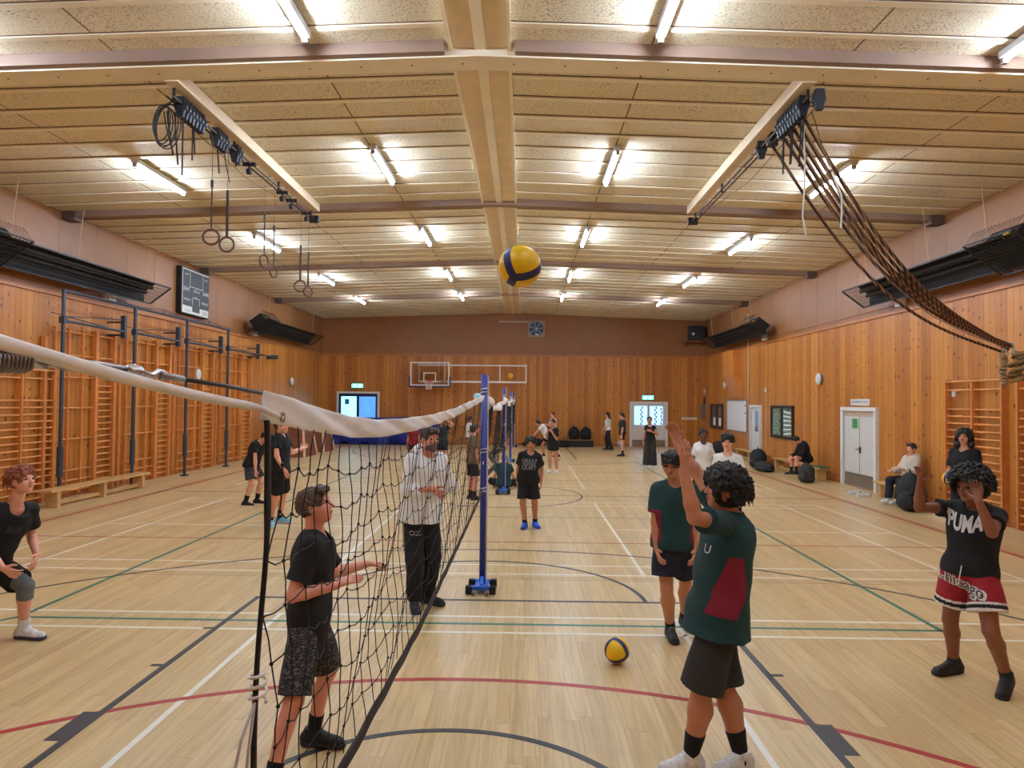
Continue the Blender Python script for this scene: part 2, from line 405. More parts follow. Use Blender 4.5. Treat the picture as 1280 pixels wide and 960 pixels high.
for i, y in enumerate(BY):
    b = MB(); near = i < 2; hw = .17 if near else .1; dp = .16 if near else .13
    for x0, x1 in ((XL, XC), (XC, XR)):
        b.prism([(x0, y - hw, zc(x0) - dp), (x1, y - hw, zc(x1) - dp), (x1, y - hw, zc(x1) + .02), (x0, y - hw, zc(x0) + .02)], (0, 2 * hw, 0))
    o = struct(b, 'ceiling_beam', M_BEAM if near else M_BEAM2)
    if near:
        s = MB()
        for x in np.arange(-9, 9, .62): s.cyl((x, y, zc(x) - dp - .004), (x, y, zc(x) - dp + .01), .012, 8)
        for sx in (-1, 1):
            x0 = XC + sx * .42; x1 = XL if sx < 0 else XR
            s.mat(1).bar((x0, y - hw - .05, zc(x0) - .07), (x1, y - hw - .05, zc(x1) - .07), .10, .14); s.mat(0)
        struct(s, 'bolt', [pm('bolt iron', (70, 48, 34), .6), M_BEAM2], o)
    else:
        e = MB().box((XL, y - .14, zc(XL) - .18), (XL + .28, y + .14, zc(XL) + .0)).box((XR - .28, y - .14, zc(XR) - .18), (XR, y + .14, zc(XR)))
        struct(e, 'end_bracket', pm('bracket brown', (98, 78, 66), .6), o)

# ---- doors and windows
M_GLASS_BLUE = pm('bright blue glazing', (70, 140, 235), .15, emit=.55, ecol=(.10, .32, .95))  # emission of the blue and cyan panes stands in for daylight behind them
M_GLASS_CYAN = pm('bright cyan glazing', (120, 220, 245), .15, emit=.8, ecol=(.25, .75, .98))
M_WGLASS = pm('daylit patterned glass', (150, 185, 235), .15, emit=.55, ecol=(.35, .55, .95), var=.3, scale=30.)
def frame_rect(mb, axis, pos, a0, a1, z0, z1, wd, dp, sill=True):
    # rectangle frame lying in plane axis=pos, dp = protrusion towards the hall (signed)
    def bx(u0, u1, v0, v1):
        if axis == 0: mb.box((min(pos, pos + dp), u0, v0), (max(pos, pos + dp), u1, v1))
        else: mb.box((u0, min(pos, pos + dp), v0), (u1, max(pos, pos + dp), v1))
    bx(a0, a0 + wd, z0, z1); bx(a1 - wd, a1, z0, z1); bx(a0 + wd, a1 - wd, z1 - wd, z1)
    if sill: bx(a0 + wd, a1 - wd, z0, z0 + wd)
# double door in the right wall
d1 = struct(MB().box((XR - .03, 16.95, .02), (XR - .005, 18.55, 1.98)), 'door_1', pm('white door paint', (214, 212, 206), .35, var=.03))
f = MB(); frame_rect(f, 0, XR, 16.83, 18.68, 0, 2.08, .10, -.09, False); struct(f, 'door_frame', M_WHITE, d1)
struct(MB().box((XR - .034, 16.95, 1.84), (XR - .028, 18.55, 1.98)), 'door_head', pm('beige head', (196, 176, 150), .5), d1)
struct(MB().box((XR - .036, 17.735, .02), (XR - .028, 17.75, 1.84)), 'meeting_gap', pm('grey gap', (120, 118, 112), .6), d1)
struct(MB().box((XR - .038, 16.97, .03), (XR - .028, 18.53, .36)), 'kick_plate', pm('brushed plate', (150, 138, 124), .35, metal=.6), d1)
h = MB().cbox((XR - .05, 17.68, .98), (.04, .03, .16)); h.tube([(XR - .05, 17.68, 1.0), (XR - .10, 17.68, 1.0), (XR - .10, 17.80, 1.0)], .011, 8); struct(h, 'door_handle', M_BLACK, d1)
# narrow glazed door further along
d2 = struct(MB().box((XR - .04, 25.12, .02), (XR - .005, 26.0, 2.0)), 'door_2', MC['white door paint'])
f = MB(); frame_rect(f, 0, XR, 25.02, 26.12, 0, 2.08, .08, -.10, False); struct(f, 'door_frame', M_WHITE, d2)
struct(MB().box((XR - .05, 25.32, 1.1), (XR - .036, 25.62, 1.86)), 'pane', pm('grey glass', (96, 104, 112), .1), d2)
# back double door with patterned glazing
d3 = struct(MB().box((5.66, YB - .04, .02), (7.28, YB - .005, 2.08)), 'door_3', MC['white door paint'])
f = MB(); frame_rect(f, 1, YB, 5.56, 7.38, 0, 2.16, .09, -.08, False); struct(f, 'door_frame', M_WHITE, d3)
for x0, x1 in ((5.78, 6.4), (6.52, 7.14)):
    struct(MB().box((x0, YB - .055, 1.05), (x1, YB - .035, 1.95)), 'pane', M_WGLASS, d3)
    g = MB()
    for k in range(8):
        xx = x0 + (x1 - x0) * (.55 if x0 < 6 else .45) ; g.cbox((xx + (.03 if k % 2 else -.03), YB - .058, 1.1 + k * .11), (.06, .012, .09))
    if x0 > 6:
        for k in range(5): g.cbox((x1 - .08 + .03 * (k % 2), YB - .058, 1.12 + k * .17), (.05, .012, .12))
    struct(g, 'glazing_pattern', pm('dark glazing mark', (62, 76, 104), .4), d3)
struct(MB().box((5.68, YB - .05, .03), (7.26, YB - .036, .33)), 'kick_plate', MC['brushed plate'], d3)
struct(MB().box((6.455, YB - .05, .02), (6.465, YB - .036, 2.08)), 'meeting_gap', MC['grey gap'], d3)
# back left door with blue glazing
d4 = struct(MB().box((-8.5, YB - .05, .02), (-6.62, YB - .005, 2.42)), 'door_4', pm('navy door paint', (30, 38, 66), .4))
f = MB(); frame_rect(f, 1, YB, -8.6, -6.53, 0, 2.52, .09, -.08, False); struct(f, 'door_frame', M_WHITE, d4)
struct(MB().box((-8.38, YB - .07, .5), (-7.64, YB - .045, 2.28)), 'pane', M_GLASS_CYAN, d4)
struct(MB().box((-8.2, YB - .08, 1.9), (-8.0, YB - .06, 2.15)), 'pane_sticker', pm('blue sticker', (40, 130, 200), .4), d4)
struct(MB().box((-7.5, YB - .07, .5), (-6.72, YB - .045, 2.28)), 'pane', M_GLASS_BLUE, d4)
g = MB()
for k in range(9): g.box((-7.46 + k * .085, YB - .076, .5), (-7.44 + k * .085, YB - .06, 2.28))
struct(g, 'blind_slat', pm('blue slat', (40, 70, 150), .4), d4)
# windows in the right wall
M_WIN = camo('window view', (130, 150, 128), (30, 38, 34), 9.)
for i, (y0, y1, z0, z1) in enumerate(((22.05, 24.0, .98, 2.08), (29.8, 31.7, .98, 2.1))):
    wo = MB(); frame_rect(wo, 0, XR, y0, y1, z0, z1, .09, -.07)
    ym = (y0 + y1) / 2; wo.box((XR - .06, ym - .06, z0), (XR, ym + .06, z1))
    wo = struct(wo, 'window_%d' % (i + 1), M_DARK)
    for a, b in ((y0 + .09, ym - .06), (ym + .06, y1 - .09)):
        struct(MB().box((XR - .02, a, z0 + .09), (XR - .008, b, z1 - .09)), 'pane', M_WIN if i == 0 else pm('dim pane', (96, 86, 76), .12, var=.4, scale=5.), wo)
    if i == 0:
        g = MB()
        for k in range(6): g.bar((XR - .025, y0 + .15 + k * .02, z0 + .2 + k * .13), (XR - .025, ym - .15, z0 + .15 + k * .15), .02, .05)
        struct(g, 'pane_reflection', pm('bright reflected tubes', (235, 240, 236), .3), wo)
    else:
        g = MB()
        for q in (y0 + .3, ym + .2): g.box((XR - .03, q, z0 + .15), (XR - .012, q + .35, z0 + .5))
        struct(g, 'notice', pm('paper', (225, 222, 214), .7), wo)

# ================================================================== LIGHTS
M_TUBE = pm('fluorescent tube', (255, 250, 240), .5, emit=TUBE, ecol=TUBE_COL)
M_FIX = pm('white batten housing', (222, 222, 224), .4, var=.02)
def lamp(x, yc, label, grp):
    z = zc(x) - .05
    t = thing('ceiling_light', (x, yc, z), label, 'ceiling light', grp)
    MB().box((x - .055, yc - .86, z - .05), (x + .055, yc + .86, z + .035)).build('housing', M_FIX, t, bevel=.006)
    MB().tube([(x, yc - .80, z - .076), (x, yc + .80, z - .076)], .023, 10).build('tube', M_TUBE, t)
    for s in (-1, 1): MB().cbox((x, yc + s * .83, z - .075), (.06, .05, .075)).build('lamp_holder', pm('grey lamp holder', (150, 140, 134), .5), t)
    MB().tube([(x, yc, z + .03), (x, yc, zc(x) - .002)], .02, 8).build('hanger', M_FIX, t)
rows = ['over the camera', 'in the first row past the near beam', 'in the second row past the near beam', 'in the third row past the near beam', 'in the farthest row by the back wall']
for sx, side in ((-1, 'left'), (1, 'right')):
    for k, y in enumerate((6.72, 11.85, 16.95, 22.2, 26.75)):
        lamp(XC + sx * 2.0 + .05, y, 'lit tube just %s of the ridge, %s' % (side, 'nearest the top of the photo' if k == 0 else rows[k]), 'inner fluorescent lights')
    for k, y in enumerate((6.9, 12.1, 17.2, 22.4, 27.0)):
        lamp(XC + sx * 5.98 + (-.05 if sx < 0 else 0), y, 'lit fluorescent tube near the %s wall, %s' % (side, 'just in front of the near beam' if k == 0 else rows[k]), 'outer fluorescent lights')
    for x in (2.0, 5.98): lamp(XC + sx * x, 1.6, 'unseen lit fluorescent tube overhead behind the camera', 'fluorescent lights behind the camera')  # unseen row carrying on the lamp spacing, included for its illumination

# ================================================================== WALL BARS AND CLIMBING FRAMES
def wall_bars(side, y0, y1, ncol, top, label, grp):
    xw = XL if side < 0 else XR; s = -side
    X = lambda d: xw + s * d
    t = thing('wall_bars', (X(.06), (y0 + y1) / 2, 0), label, 'wall bars', grp)
    ys = [y0 + (y1 - y0) * i / ncol for i in range(ncol + 1)]
    for i, y in enumerate(ys):
        MB().box((min(X(0), X(.13)), y - .022, .02), (max(X(0), X(.13)), y + .022, top)).build('upright', M_BAR, t, bevel=.004)
    zs = [.14 * k + .12 for k in range(15)] + [top - .21, top - .04]
    for i in range(ncol):
        for z in zs:
            d = .11 if z > top - .1 else .085
            MB().cyl((X(d), ys[i] + .02, z), (X(d), ys[i + 1] - .02, z), .019, 8).build('rung', M_BAR2, t, smooth=True)
    return t
wall_bars(-1, 12.1, 13.98, 2, 2.73, 'varnished wooden wall bars on the left wall, behind the red-haired boy', 'wall bars')
wall_bars(-1, 10.1, 11.95, 2, 2.73, 'varnished wooden wall bars at the left edge of the photo', 'wall bars')
wall_bars(1, 12.39, 14.02, 2, 2.67, 'varnished wooden wall bars on the right wall behind the long haired person in black', 'wall bars')
wall_bars(1, 10.2, 12.0, 2, 2.67, 'varnished wooden wall bars at the right edge, below the knotted rope end', 'wall bars')

def climbing_apparatus(y0, y1, label, first, last):
    X = XL + .02
    t = thing('climbing_apparatus', (XL + .3, (y0 + y1) / 2, 0), label, 'climbing frame', 'folding climbing frames')
    L = y1 - y0
    vy = [y0 + L * q for q in (.13, .30, .48)]; lx0 = y0 + L * .66; lx1 = y0 + L * .93
    for y in vy: MB().box((X + .03, y - .018, .06), (X + .10, y + .018, 3.62)).build('lattice_upright', M_BAR, t)
    for y in (lx0, lx1): MB().box((X, y - .05, .02), (X + .13, y + .05, 3.66)).build('upright', M_BAR, t, bevel=.004)
    MB().box((X, y0 + .03, .02), (X + .1, y0 + .10, 3.4)).build('wall_batten', M_BAR, t)
    for z in (.14, .36, .58, 1.25, 1.92, 2.58, 3.05, 3.55):
        MB().cyl((X + .065, vy[0] - .05, z), (X + .065, lx0, z), .018, 8).build('lattice_rail', M_BAR2, t, smooth=True)
    for z in [.14 + .142 * k for k in range(17)] + [3.05, 3.55]:
        MB().cyl((X + .075, lx0 + .05, z), (X + .075, lx1 - .05, z), .019, 8).build('rung', M_BAR2, t, smooth=True)
    # steel mast standing free of the wall, rails, stays
    xp = XL + .49
    ms = MB().cyl((xp, y0, 0), (xp, y0, 4.34), .038, 10); ms.cyl((xp, y0, .55), (xp, y0, 1.15), .06, 10)
    ms.cbox((xp, y0, .02), (.16, .16, .04)).cbox((xp, y0, 3.72), (.11, .11, .14))
    ms.build('mast', M_STEEL, t)
    e = MB().cyl((xp, y0, 3.71), (XL + .42, y1 - .32, 3.70), .03, 10); e.build('top_rail', M_STEEL, t)
    b = MB().box((XL + .34, y1 - .34, 3.55), (XL + .44, y1 - .25, 4.08)); b.box((XL, y1 - .32, 3.9), (XL + .36, y1 - .28, 3.94)); b.box((XL, y1 - .32, 3.6), (XL + .36, y1 - .28, 3.64)); b.build('hinge_bracket', M_STEEL, t)
    st = MB().cyl((xp, y0 + .05, 3.80), (XL + .40, y1 - .3, 3.98), .012, 6); st.cyl((XL + .1, y0 + .2, 3.9), (XL + .42, y1 - .45, 3.7), .012, 6); st.build('stay', M_STEEL, t)
    if not last:
        r = MB().cyl((xp, y0, 4.32), (xp, y1, 4.32), .03, 10); r.tube([(xp, y0 + .1, 4.34), (xp, (y0 + y1) / 2, 4.44), (xp, y1 - .1, 4.34)], .010, 6)
        r.cyl((xp, (y0 + y1) / 2, 4.30), (xp, (y0 + y1) / 2, 4.44), .010, 6); r.build('head_rail', M_STEEL, t)
    return t
fy = [13.62, 16.17, 18.70, 21.33, 24.3]
for i, lab in enumerate(('steel and timber climbing frame on the left wall, nearest bay, behind the bench', 'steel and timber climbing frame on the left wall, second bay, before the scoreboard',
                         'steel and timber climbing frame on the left wall, third bay from the camera', 'timber and steel climbing frame on the left wall, farthest bay, no pipe on top')):
    climbing_apparatus(fy[i], fy[i + 1], lab, i == 0, i == 3)
t = thing('support_pipe', (XL + .42, 25., 3.72), 'thin steel bracket arm on the left wall beyond the farthest climbing frame', 'pipe')
MB().cyl((XL + .42, 24.4, 3.72), (XL + .42, 25.9, 3.72), .025, 8).build('arm', M_STEEL, t); MB().box((XL, 24.5, 3.70), (XL + .44, 24.55, 3.75)).box((XL, 25.8, 3.66), (XL + .44, 25.88, 3.8)).build('bracket', M_STEEL, t)

# benches
def bench(x0, x1, y0, y1, h, label, legs=3, low=True, m1=None, m2=None):
    t = thing('bench', ((x0 + x1) / 2, (y0 + y1) / 2, 0), label, 'bench', 'low gym benches')
    MB().box((x0, y0, h - .045), (x1, y1, h)).build('seat', m1 or M_BENCH, t, bevel=.006)
    for i in range(legs):
        y = y0 + .25 + (y1 - y0 - .5) * i / (legs - 1)
        MB().box((x0 + .03, y - .05, 0), (x1 - .03, y + .05, h - .045)).build('leg', m1 or M_BENCH, t, bevel=.004)
        MB().prism([(x0 + .06, y + .05, h - .045), (x0 + .06, y + .05, h - .2), (x0 + .06, y + .2, h - .045)], (x1 - x0 - .12, 0, 0)).build('brace', m2 or M_BENCH2, t)
    if low: MB().box(((x0 + x1) / 2 - .03, y0 + .25, .04), ((x0 + x1) / 2 + .03, y1 - .25, .12)).build('stretcher', m2 or M_BENCH, t)
    return t
bench(-8.86, -8.54, 12.9, 16.35, .36, 'long pale wooden bench in front of the left climbing frames')
bench(8.72, 9.02, 23.75, 26.9, .38, 'wooden bench below the whiteboard on the right wall')
bench(8.62, 8.95, 19.0, 22.6, .38, 'wooden bench under the seated boy in black, below the window')
bench(8.70, 9.0, 14.7, 16.25, .36, 'wooden bench just right of the white double door')
bench(3.0, 4.35, 32.35, 32.65, .36, 'dark low bench carrying black bags at the back wall', 2, False, M_DARK, M_DARK) if False else None

# ================================================================== RADIANT HEATERS
M_HEAT = pm('heater black', (22, 20, 19), .6); M_HTUBE = pm('heater tube', (52, 44, 38), .5); M_GUARD = pm('guard wire', (34, 32, 30), .5, metal=.3)
def heater(side, y0, y1, label, boxend):
    xw = XL if side < 0 else XR; s = -side; xc = xw + s * .60; zc0 = 4.78
    t = thing('radiant_heater', (xc, (y0 + y1) / 2, zc0), label, 'heater', 'long black radiant heaters')
    ax = np.array([s * .80, 0, .60]) ; nn = np.array([-s * .60, 0, .80])   # ax across the opening (towards hall and down), nn up out of the back
    c = lambda y, a, n: np.array([xc, y, zc0]) + ax * a + nn * n
    prof = [(-.31, -.06), (-.17, .12), (.17, .12), (.31, -.06), (.33, -.05), (.19, .145), (-.19, .145), (-.33, -.05)]
    mb = MB(); P = [c(y0, a, n) for a, n in prof]; mb.prism(P, (0, y1 - y0, 0)); mb.build('reflector', M_HEAT, t)
    for a in (-.09, .09): MB().cyl(c(y0 + .1, a, .03), c(y1 - .12, a, .03), .042, 10).build('emitter_tube', M_HTUBE, t, smooth=True)
    g = MB()
    ye = y1 + .38 if True else y1
    for a in (-.31, -.2, -.1, 0, .1, .2, .31): g.cyl(c(y0 - .05, a, -.07), c(y1 + .3, a, -.07), .006, 5)
    for y in np.arange(y0, y1 + .31, .055): g.cyl(c(y, -.31, -.07), c(y, .31, -.07), .0035, 4)
    for y in (y1 + .3, y0 - .05): g.bar(c(y, -.33, -.07), c(y, .33, -.07), .03, .03)
    for a in (-.33, .33): g.bar(c(y0 - .05, a, -.07), c(y1 + .3, a, -.07), .02, .03)
    g.build('guard', M_GUARD, t)
    yb0 = y0 - .1
    bx = MB(); bx.prism([c(yb0, a, n) for a, n in ((-.24, -.02), (.24, -.02), (.24, .26), (-.24, .26))], (0, .75, 0)); bx.build('burner_box', M_HEAT, t)
    cg = MB()
    for a in np.arange(-.42, .43, .07): cg.tube([c(yb0 - .25, a, -.1), c(yb0 + .95, a, -.1)], .006, 4); 
    for y in np.arange(yb0 - .25, yb0 + .96, .09): cg.tube([c(y, -.42, -.1), c(y, .42, -.1), c(y, .42, .2)], .006, 4)
    for y in (yb0 - .25, yb0 + .95): cg.bar(c(y, -.42, -.1), c(y, .42, -.1), .025, .025)
    for a in (-.42, .42): cg.bar(c(yb0 - .25, a, -.1), c(yb0 + .95, a, -.1), .025, .025)
    cg.build('end_cage', M_GUARD, t)
    MB().prism([c(yb0 + .1, a, n) for a, n in ((.26, -.03), (.30, -.03), (.30, .06), (.26, .06))], (0, .1, 0)).build('warning_label', pm('yellow label', (220, 180, 60), .5), t)
    for y in (y0 + .9, (y0 + y1) / 2, y1 - .2):
        MB().cyl(c(y, 0, .14), (xc + s * .05, y, zc(xc) - .0), .006, 6).build('cable', pm('cable cream', (190, 160, 120), .5), t)
        MB().bar(c(y, -.12, .15), c(y, .12, .15), .03, .03).build('hanger', M_GUARD, t)
heater(-1, 11.2, 16.7, 'long black radiant heater hung on the left wall nearest the camera', 0)
heater(-1, 23.6, 29.8, 'long black radiant heater hung on the left wall near the back corner', 0)
heater(1, 11.2, 16.5, 'long black radiant heater hung on the right wall behind the ropes', 0)
heater(1, 23.6, 29.8, 'long black radiant heater hung on the right wall near the loudspeaker', 0)

# ================================================================== SCOREBOARD
M_TXT = pm('white lettering', (226, 222, 210), .5, var=.02)
sb = thing('scoreboard', (XL, 19.8, 5.24), 'black scoreboard with white lettering high on the left wall', 'scoreboard')
MB().box((XL, 18.98, 4.56), (XL + .16, 20.66, 5.90)).build('cabinet', M_BLACK, sb, bevel=.01)
g = MB(); x = XL + .163
def sq(mb, y0, y1, z0, z1, wd=.015): 
    mb.box((x - .004, y0, z0), (x, y0 + wd, z1)).box((x - .004, y1 - wd, z0), (x, y1, z1)).box((x - .004, y0, z0), (x, y1, z0 + wd)).box((x - .004, y0, z1 - wd), (x, y1, z1))
g.box((x - .004, 19.03, 5.83), (x, 20.62, 5.86)).box((x - .004, 19.03, 4.6), (x, 19.05, 5.86))
sq(g, 19.46, 20.26, 5.37, 5.84); sq(g, 19.62, 20.06, 4.78, 5.08); g.box((x - .004, 19.83, 5.08), (x, 19.85, 5.14)).box((x - .004, 19.83, 5.33), (x, 19.85, 5.38))
g.build('line', M_TXT, sb)
g = MB()
for tx, y, z, sz in (('HOME', 19.26, 5.70, .07), ('GUEST', 20.44, 5.70, .07), ('LIGHT', 19.25, 5.28, .15), ('DARK', 20.44, 5.28, .15), ('TIME OUT', 19.85, 5.27, .09), ('TIMEOUTS', 19.30, 4.98, .09), ('TIMEOUTS', 20.38, 4.98, .09), ('PERIOD', 19.84, 4.73, .07)):
    text_on(g, tx, sz, (x + .002, y, z), (0, 1, 0), (0, 0, 1))
g.build('lettering', M_TXT, sb)
MB().box((x - .004, 19.05, 4.59), (x + .001, 20.62, 4.80)).build('sponsor_panel', M_TXT, sb)
MB().box((x, 19.62, 4.66), (x + .004, 20.06, 4.86)).build('blank_window', M_BLACK, sb)
g = MB(); text_on(g, '2016', .16, (x + .003, 20.4, 4.69), (0, 1, 0), (0, 0, 1)); text_on(g, 'SPONSORED BY', .05, (x + .003, 19.35, 4.66), (0, 1, 0), (0, 0, 1)); g.build('panel_lettering', M_BLACK, sb)
MB().cyl((XL + .06, 20.66, 4.98), (XL + .06, 20.78, 4.98), .06, 12).build('horn', M_BLACK, sb)

# small wall fittings
def oval_light(side, y, z, label):
    xw = XL if side < 0 else XR; s = -side
    t = thing('wall_light', (xw, y, z), label, 'wall light', 'oval bulkhead lights')
    MB().lathe((xw, y, z), (s, 0, 0), [(.01, 0), (.17, 0), (.17, .05), (.13, .06)], 24).build('back_plate', pm('grey fitting', (120, 112, 104), .5), t, smooth=False)
    MB().sphere((xw + s * .06, y, z), .14, 18, (.55, 1, 1.25)).build('diffuser', pm('opal diffuser', (214, 212, 206), .35, var=.02), t, smooth=True)
oval_light(-1, 20.26, 2.86, 'oval white wall light between the left climbing frames'); oval_light(-1, 28.53, 2.87, 'oval white wall light on bare boards near the back left corner')
oval_light(1, 20.1, 2.88, 'oval white wall light above the seated boy in black'); oval_light(1, 29.39, 2.92, 'oval white wall light left of the whiteboard on the right wall')
def em_light(side, y, label):
    xw = XL if side < 0 else XR; s = -side; z = 4.53
    t = thing('emergency_light', (xw, y, z), label, 'emergency light', 'emergency light boxes')
    MB().box((min(xw, xw + s * .12), y - .14, z - .12), (max(xw, xw + s * .12), y + .14, z + .10)).build('box', pm('cream box', (234, 230, 220), .45, var=.03), t, bevel=.01)
    for d in (-.08, .08): MB().cyl((xw + s * .08, y + d, z + .10), (xw + s * .13, y + d, z + .17), .035, 10).build('lamp_head', pm('lamp head grey', (150, 140, 128), .4), t)
em_light(-1, 15.87, 'small white emergency light box behind the near left climbing frame'); em_light(-1, 24.5, 'small white emergency light box under the far left heater')
em_light(1, 15.75, 'small white emergency light box under the near right heater'); em_light(1, 24.57, 'small white emergency light box beside the far right heater')
M_EXIT = pm('lit green exit panel', (120, 230, 200), .3, emit=1.0, ecol=(.12, .85, .62))
for x, z, lab in ((-7.6, 2.80, 'lit green exit sign above the blue glazed door'), (6.42, 2.36, 'lit green exit sign above the white back doors')):
    t = thing('exit_sign', (x, YB, z), lab, 'exit sign', 'lit exit signs')
    MB().box((x - .30, YB - .10, z - .12), (x + .30, YB, z + .12)).build('case', pm('grey case', (128, 130, 124), .5), t, bevel=.01)
    MB().box((x - .27, YB - .105, z - .09), (x + .27, YB - .098, z + .09)).build('panel', M_EXIT, t)
    g = MB()
    for q in (-.12, .12): g.cbox((x + q, YB - .108, z + .005), (.05, .006, .09)); g.cbox((x + q, YB - .108, z + .065), (.03, .006, .03)); g.bar((x + q - .06, YB - .108, z - .05), (x + q + .05, YB - .108, z + .03), .006, .02)
    g.build('running_figure', pm('white mark', (240, 250, 245), .4, emit=1.2, ecol=(.8, 1, .95)), t)
    MB().cyl((x - .1, YB - .05, z + .12), (x - .1, YB - .05, z + .2), .01, 6).cyl((x + .1, YB - .05, z + .12), (x + .1, YB - .05, z + .2), .01, 6).build('stem', MC['grey case'], t)
# extract fan
fx, fz = 1.04, 5.63
t = thing('extractor_fan', (fx, YB, fz), 'square wall extractor fan with dark blades above the back wall boards', 'fan')
f = MB(); frame_rect(f, 1, YB, fx - .41, fx + .41, fz - .39, fz + .39, .06, -.07); f.box((fx - .40, YB - .012, fz - .38), (fx + .40, YB - .002, fz + .38)); f.build('frame', pm('fan frame beige', (158, 134, 106), .5), t)
MB().lathe((fx, YB - .012, fz), (0, -1, 0), [(.01, 0), (.345, 0), (.345, .02), (.33, .022), (.01, .022)], 32).build('opening', pm('fan opening blue grey', (40, 52, 78), .5), t)
for k in range(7):
    a = 2 * PI * k / 7; e = np.array([math.cos(a), 0, math.sin(a)]); q = np.array([-math.sin(a), 0, math.cos(a)]); c0 = np.array([fx, YB - .04, fz])
    MB().prism([c0 + e * .06 + q * .02, c0 + e * .32 + q * .11, c0 + e * .33 - q * .02, c0 + e * .06 - q * .03], (0, -.012, 0)).build('blade', pm('fan blade', (96, 116, 146), .4), t)
MB().lathe((fx, YB - .035, fz), (0, -1, 0), [(.01, 0), (.07, 0), (.06, .04), (.01, .045)], 16).build('hub', pm('fan hub', (190, 176, 130), .4), t)
MB().box((fx - .05, YB - .07, fz - .31), (fx + .12, YB - .05, fz - .25)).build('rating_label', M_TXT, t)
tag(MB().tube([(-.77, YB - .03, 5.97), (.62, YB - .03, 5.97)], .028, 8).build('conduit', pm('pale conduit', (206, 186, 164), .5)), 'short pale conduit running to the extractor fan', 'pipe')
# loudspeaker on shelf
t = thing('loudspeaker', (8.6, 32.5, 5.07), 'black loudspeaker on a small shelf high in the back right corner', 'loudspeaker')
MB().box((8.30, 32.2, 5.06), (8.98, 32.75, 5.78)).build('cabinet', M_BLACK, t, bevel=.02)
MB().lathe((8.62, 32.2, 5.30), (0, -1, 0), [(.01, 0), (.17, 0), (.17, .01), (.14, .0), (.05, .02), (.01, .02)], 20).build('woofer', pm('cone dark', (44, 44, 46), .6), t)
MB().prism([(8.42, 32.195, 5.30), (8.50, 32.195, 5.40), (8.42, 32.195, 5.46), (8.36, 32.195, 5.38)], (0, -.01, 0)).build('logo_plate', pm('silver', (210, 208, 204), .3), t)
t = thing('corner_shelf', (8.6, 32.6, 5.03), 'small brown shelf under the black loudspeaker', 'shelf')
MB().box((7.95, 32.15, 5.02), (XR, YB, 5.055)).build('board', M_PAINT, t); MB().prism([(8.2, YB, 5.02), (8.2, YB, 4.85), (8.2, 32.35, 5.02)], (.04, 0, 0)).prism([(8.9, YB, 5.02), (8.9, YB, 4.85), (8.9, 32.35, 5.02)], (.04, 0, 0)).build('bracket', M_PAINT, t)
# whiteboard, duct hood, conduit, switches, panel, signs on right/back walls
t = thing('whiteboard', (XR, 27.9, 1.62), 'large white board on the right wall beside the narrow door', 'whiteboard')
MB().box((XR - .03, 26.65, 1.02), (XR, 29.18, 2.24)).build('surface', pm('gloss white', (232, 232, 230), .2, var=.01), t); f = MB(); frame_rect(f, 0, XR, 26.6, 29.22, .98, 2.28, .05, -.045); f.build('frame', pm('alloy frame', (150, 140, 126), .4, metal=.5), t)
for z in (2.05, 1.75): MB().box((XR - .05, 26.72, z - .02), (XR - .03, 26.85, z + .02)).build('magnet', M_BLACK, t)
t = thing('duct_cover', (XR, 28, 3.3), 'orange timber box with a sloping lower end on the right wall above the whiteboard', 'cover')
MB().prism([(XR - .004, 27.35, 4.27), (XR - .34, 27.35, 4.27), (XR - .34, 27.35, 3.25), (XR - .004, 27.35, 2.42)], (0, 1.45, 0)).build('casing', pm('orange timber panel', (206, 128, 58), .4, var=.08, scale=4.), t); MB().box((XR - .02, 27.3, 2.30), (XR, 28.9, 2.44)).build('ledge', M_TRIM, t)
tag(MB().cyl((XR - .03, 26.46, .5), (XR - .03, 26.46, 5.6), .022, 8).build('wall_conduit', pm('pale pipe', (206, 178, 150), .5)), 'thin pale vertical pipe on the right wall beside the whiteboard', 'pipe')
t = thing('switch_box', (8.75, YB, 1.9), 'grey electrical box on the back wall near the right corner', 'electrical box')
p = atY(882, 512, YB); MB().box((p[0] - .22, YB - .14, p[2] - .45), (p[0] + .22, YB, p[2] + .25)).build('cabinet', pm('panel grey', (112, 104, 96), .5), t, bevel=.01); MB().box((p[0] - .12, YB - .18, p[2] + .25), (p[0] + .14, YB, p[2] + .62)).build('meter', pm('meter dark', (74, 66, 60), .5), t)
for k in range(6):
    x = 8.06 + k * .125; tag(MB().box((x, YB - .025, 1.31), (x + .09, YB, 1.43)).build('light_switch', M_WHITE), 'white light switch in the row on the back wall right of the doors', 'switch', 'row of light switches')
for (yy, zz_, lab) in ((24.62, 2.62, 'tiny white sensor on the boards above the narrow white door'), (13.9, 2.4, 'tiny white label on the boards left of the right wall bars')):
    tag(MB().box((XR - .03, yy - .05, zz_ - .07), (XR, yy + .05, zz_ + .07)).build('sensor', M_WHITE), lab, 'sensor')
p = atY(881, 489, YB); tag(MB().box((p[0] - .05, YB - .06, p[2] - .09), (p[0] + .06, YB, p[2] + .09)).build('sensor', M_WHITE), 'small white sensor on the back wall near the right corner', 'sensor')
p = atX(912, 507, XR); 
t = thing('room_sign', (XR, 17.76, 2.2), 'white sign with dark lettering above the white double door', 'sign')
MB().box((XR - .02, 17.28, 2.13), (XR, 18.24, 2.29)).build('plate', M_WHITE, t); g = MB(); text_on(g, 'EQUIPMENT ROOM', .10, (XR - .023, 17.76, 2.21), (0, -1, 0), (0, 0, 1)); g.build('lettering', pm('navy letters', (40, 52, 96), .5), t)
t = thing('notice', (XR - .04, 17.97, 1.65), 'green notice taped to the white double door', 'notice')
MB().box((XR - .042, 17.82, 1.53), (XR - .036, 18.12, 1.78)).build('sheet', pm('green paper', (96, 186, 110), .7), t); g = MB()
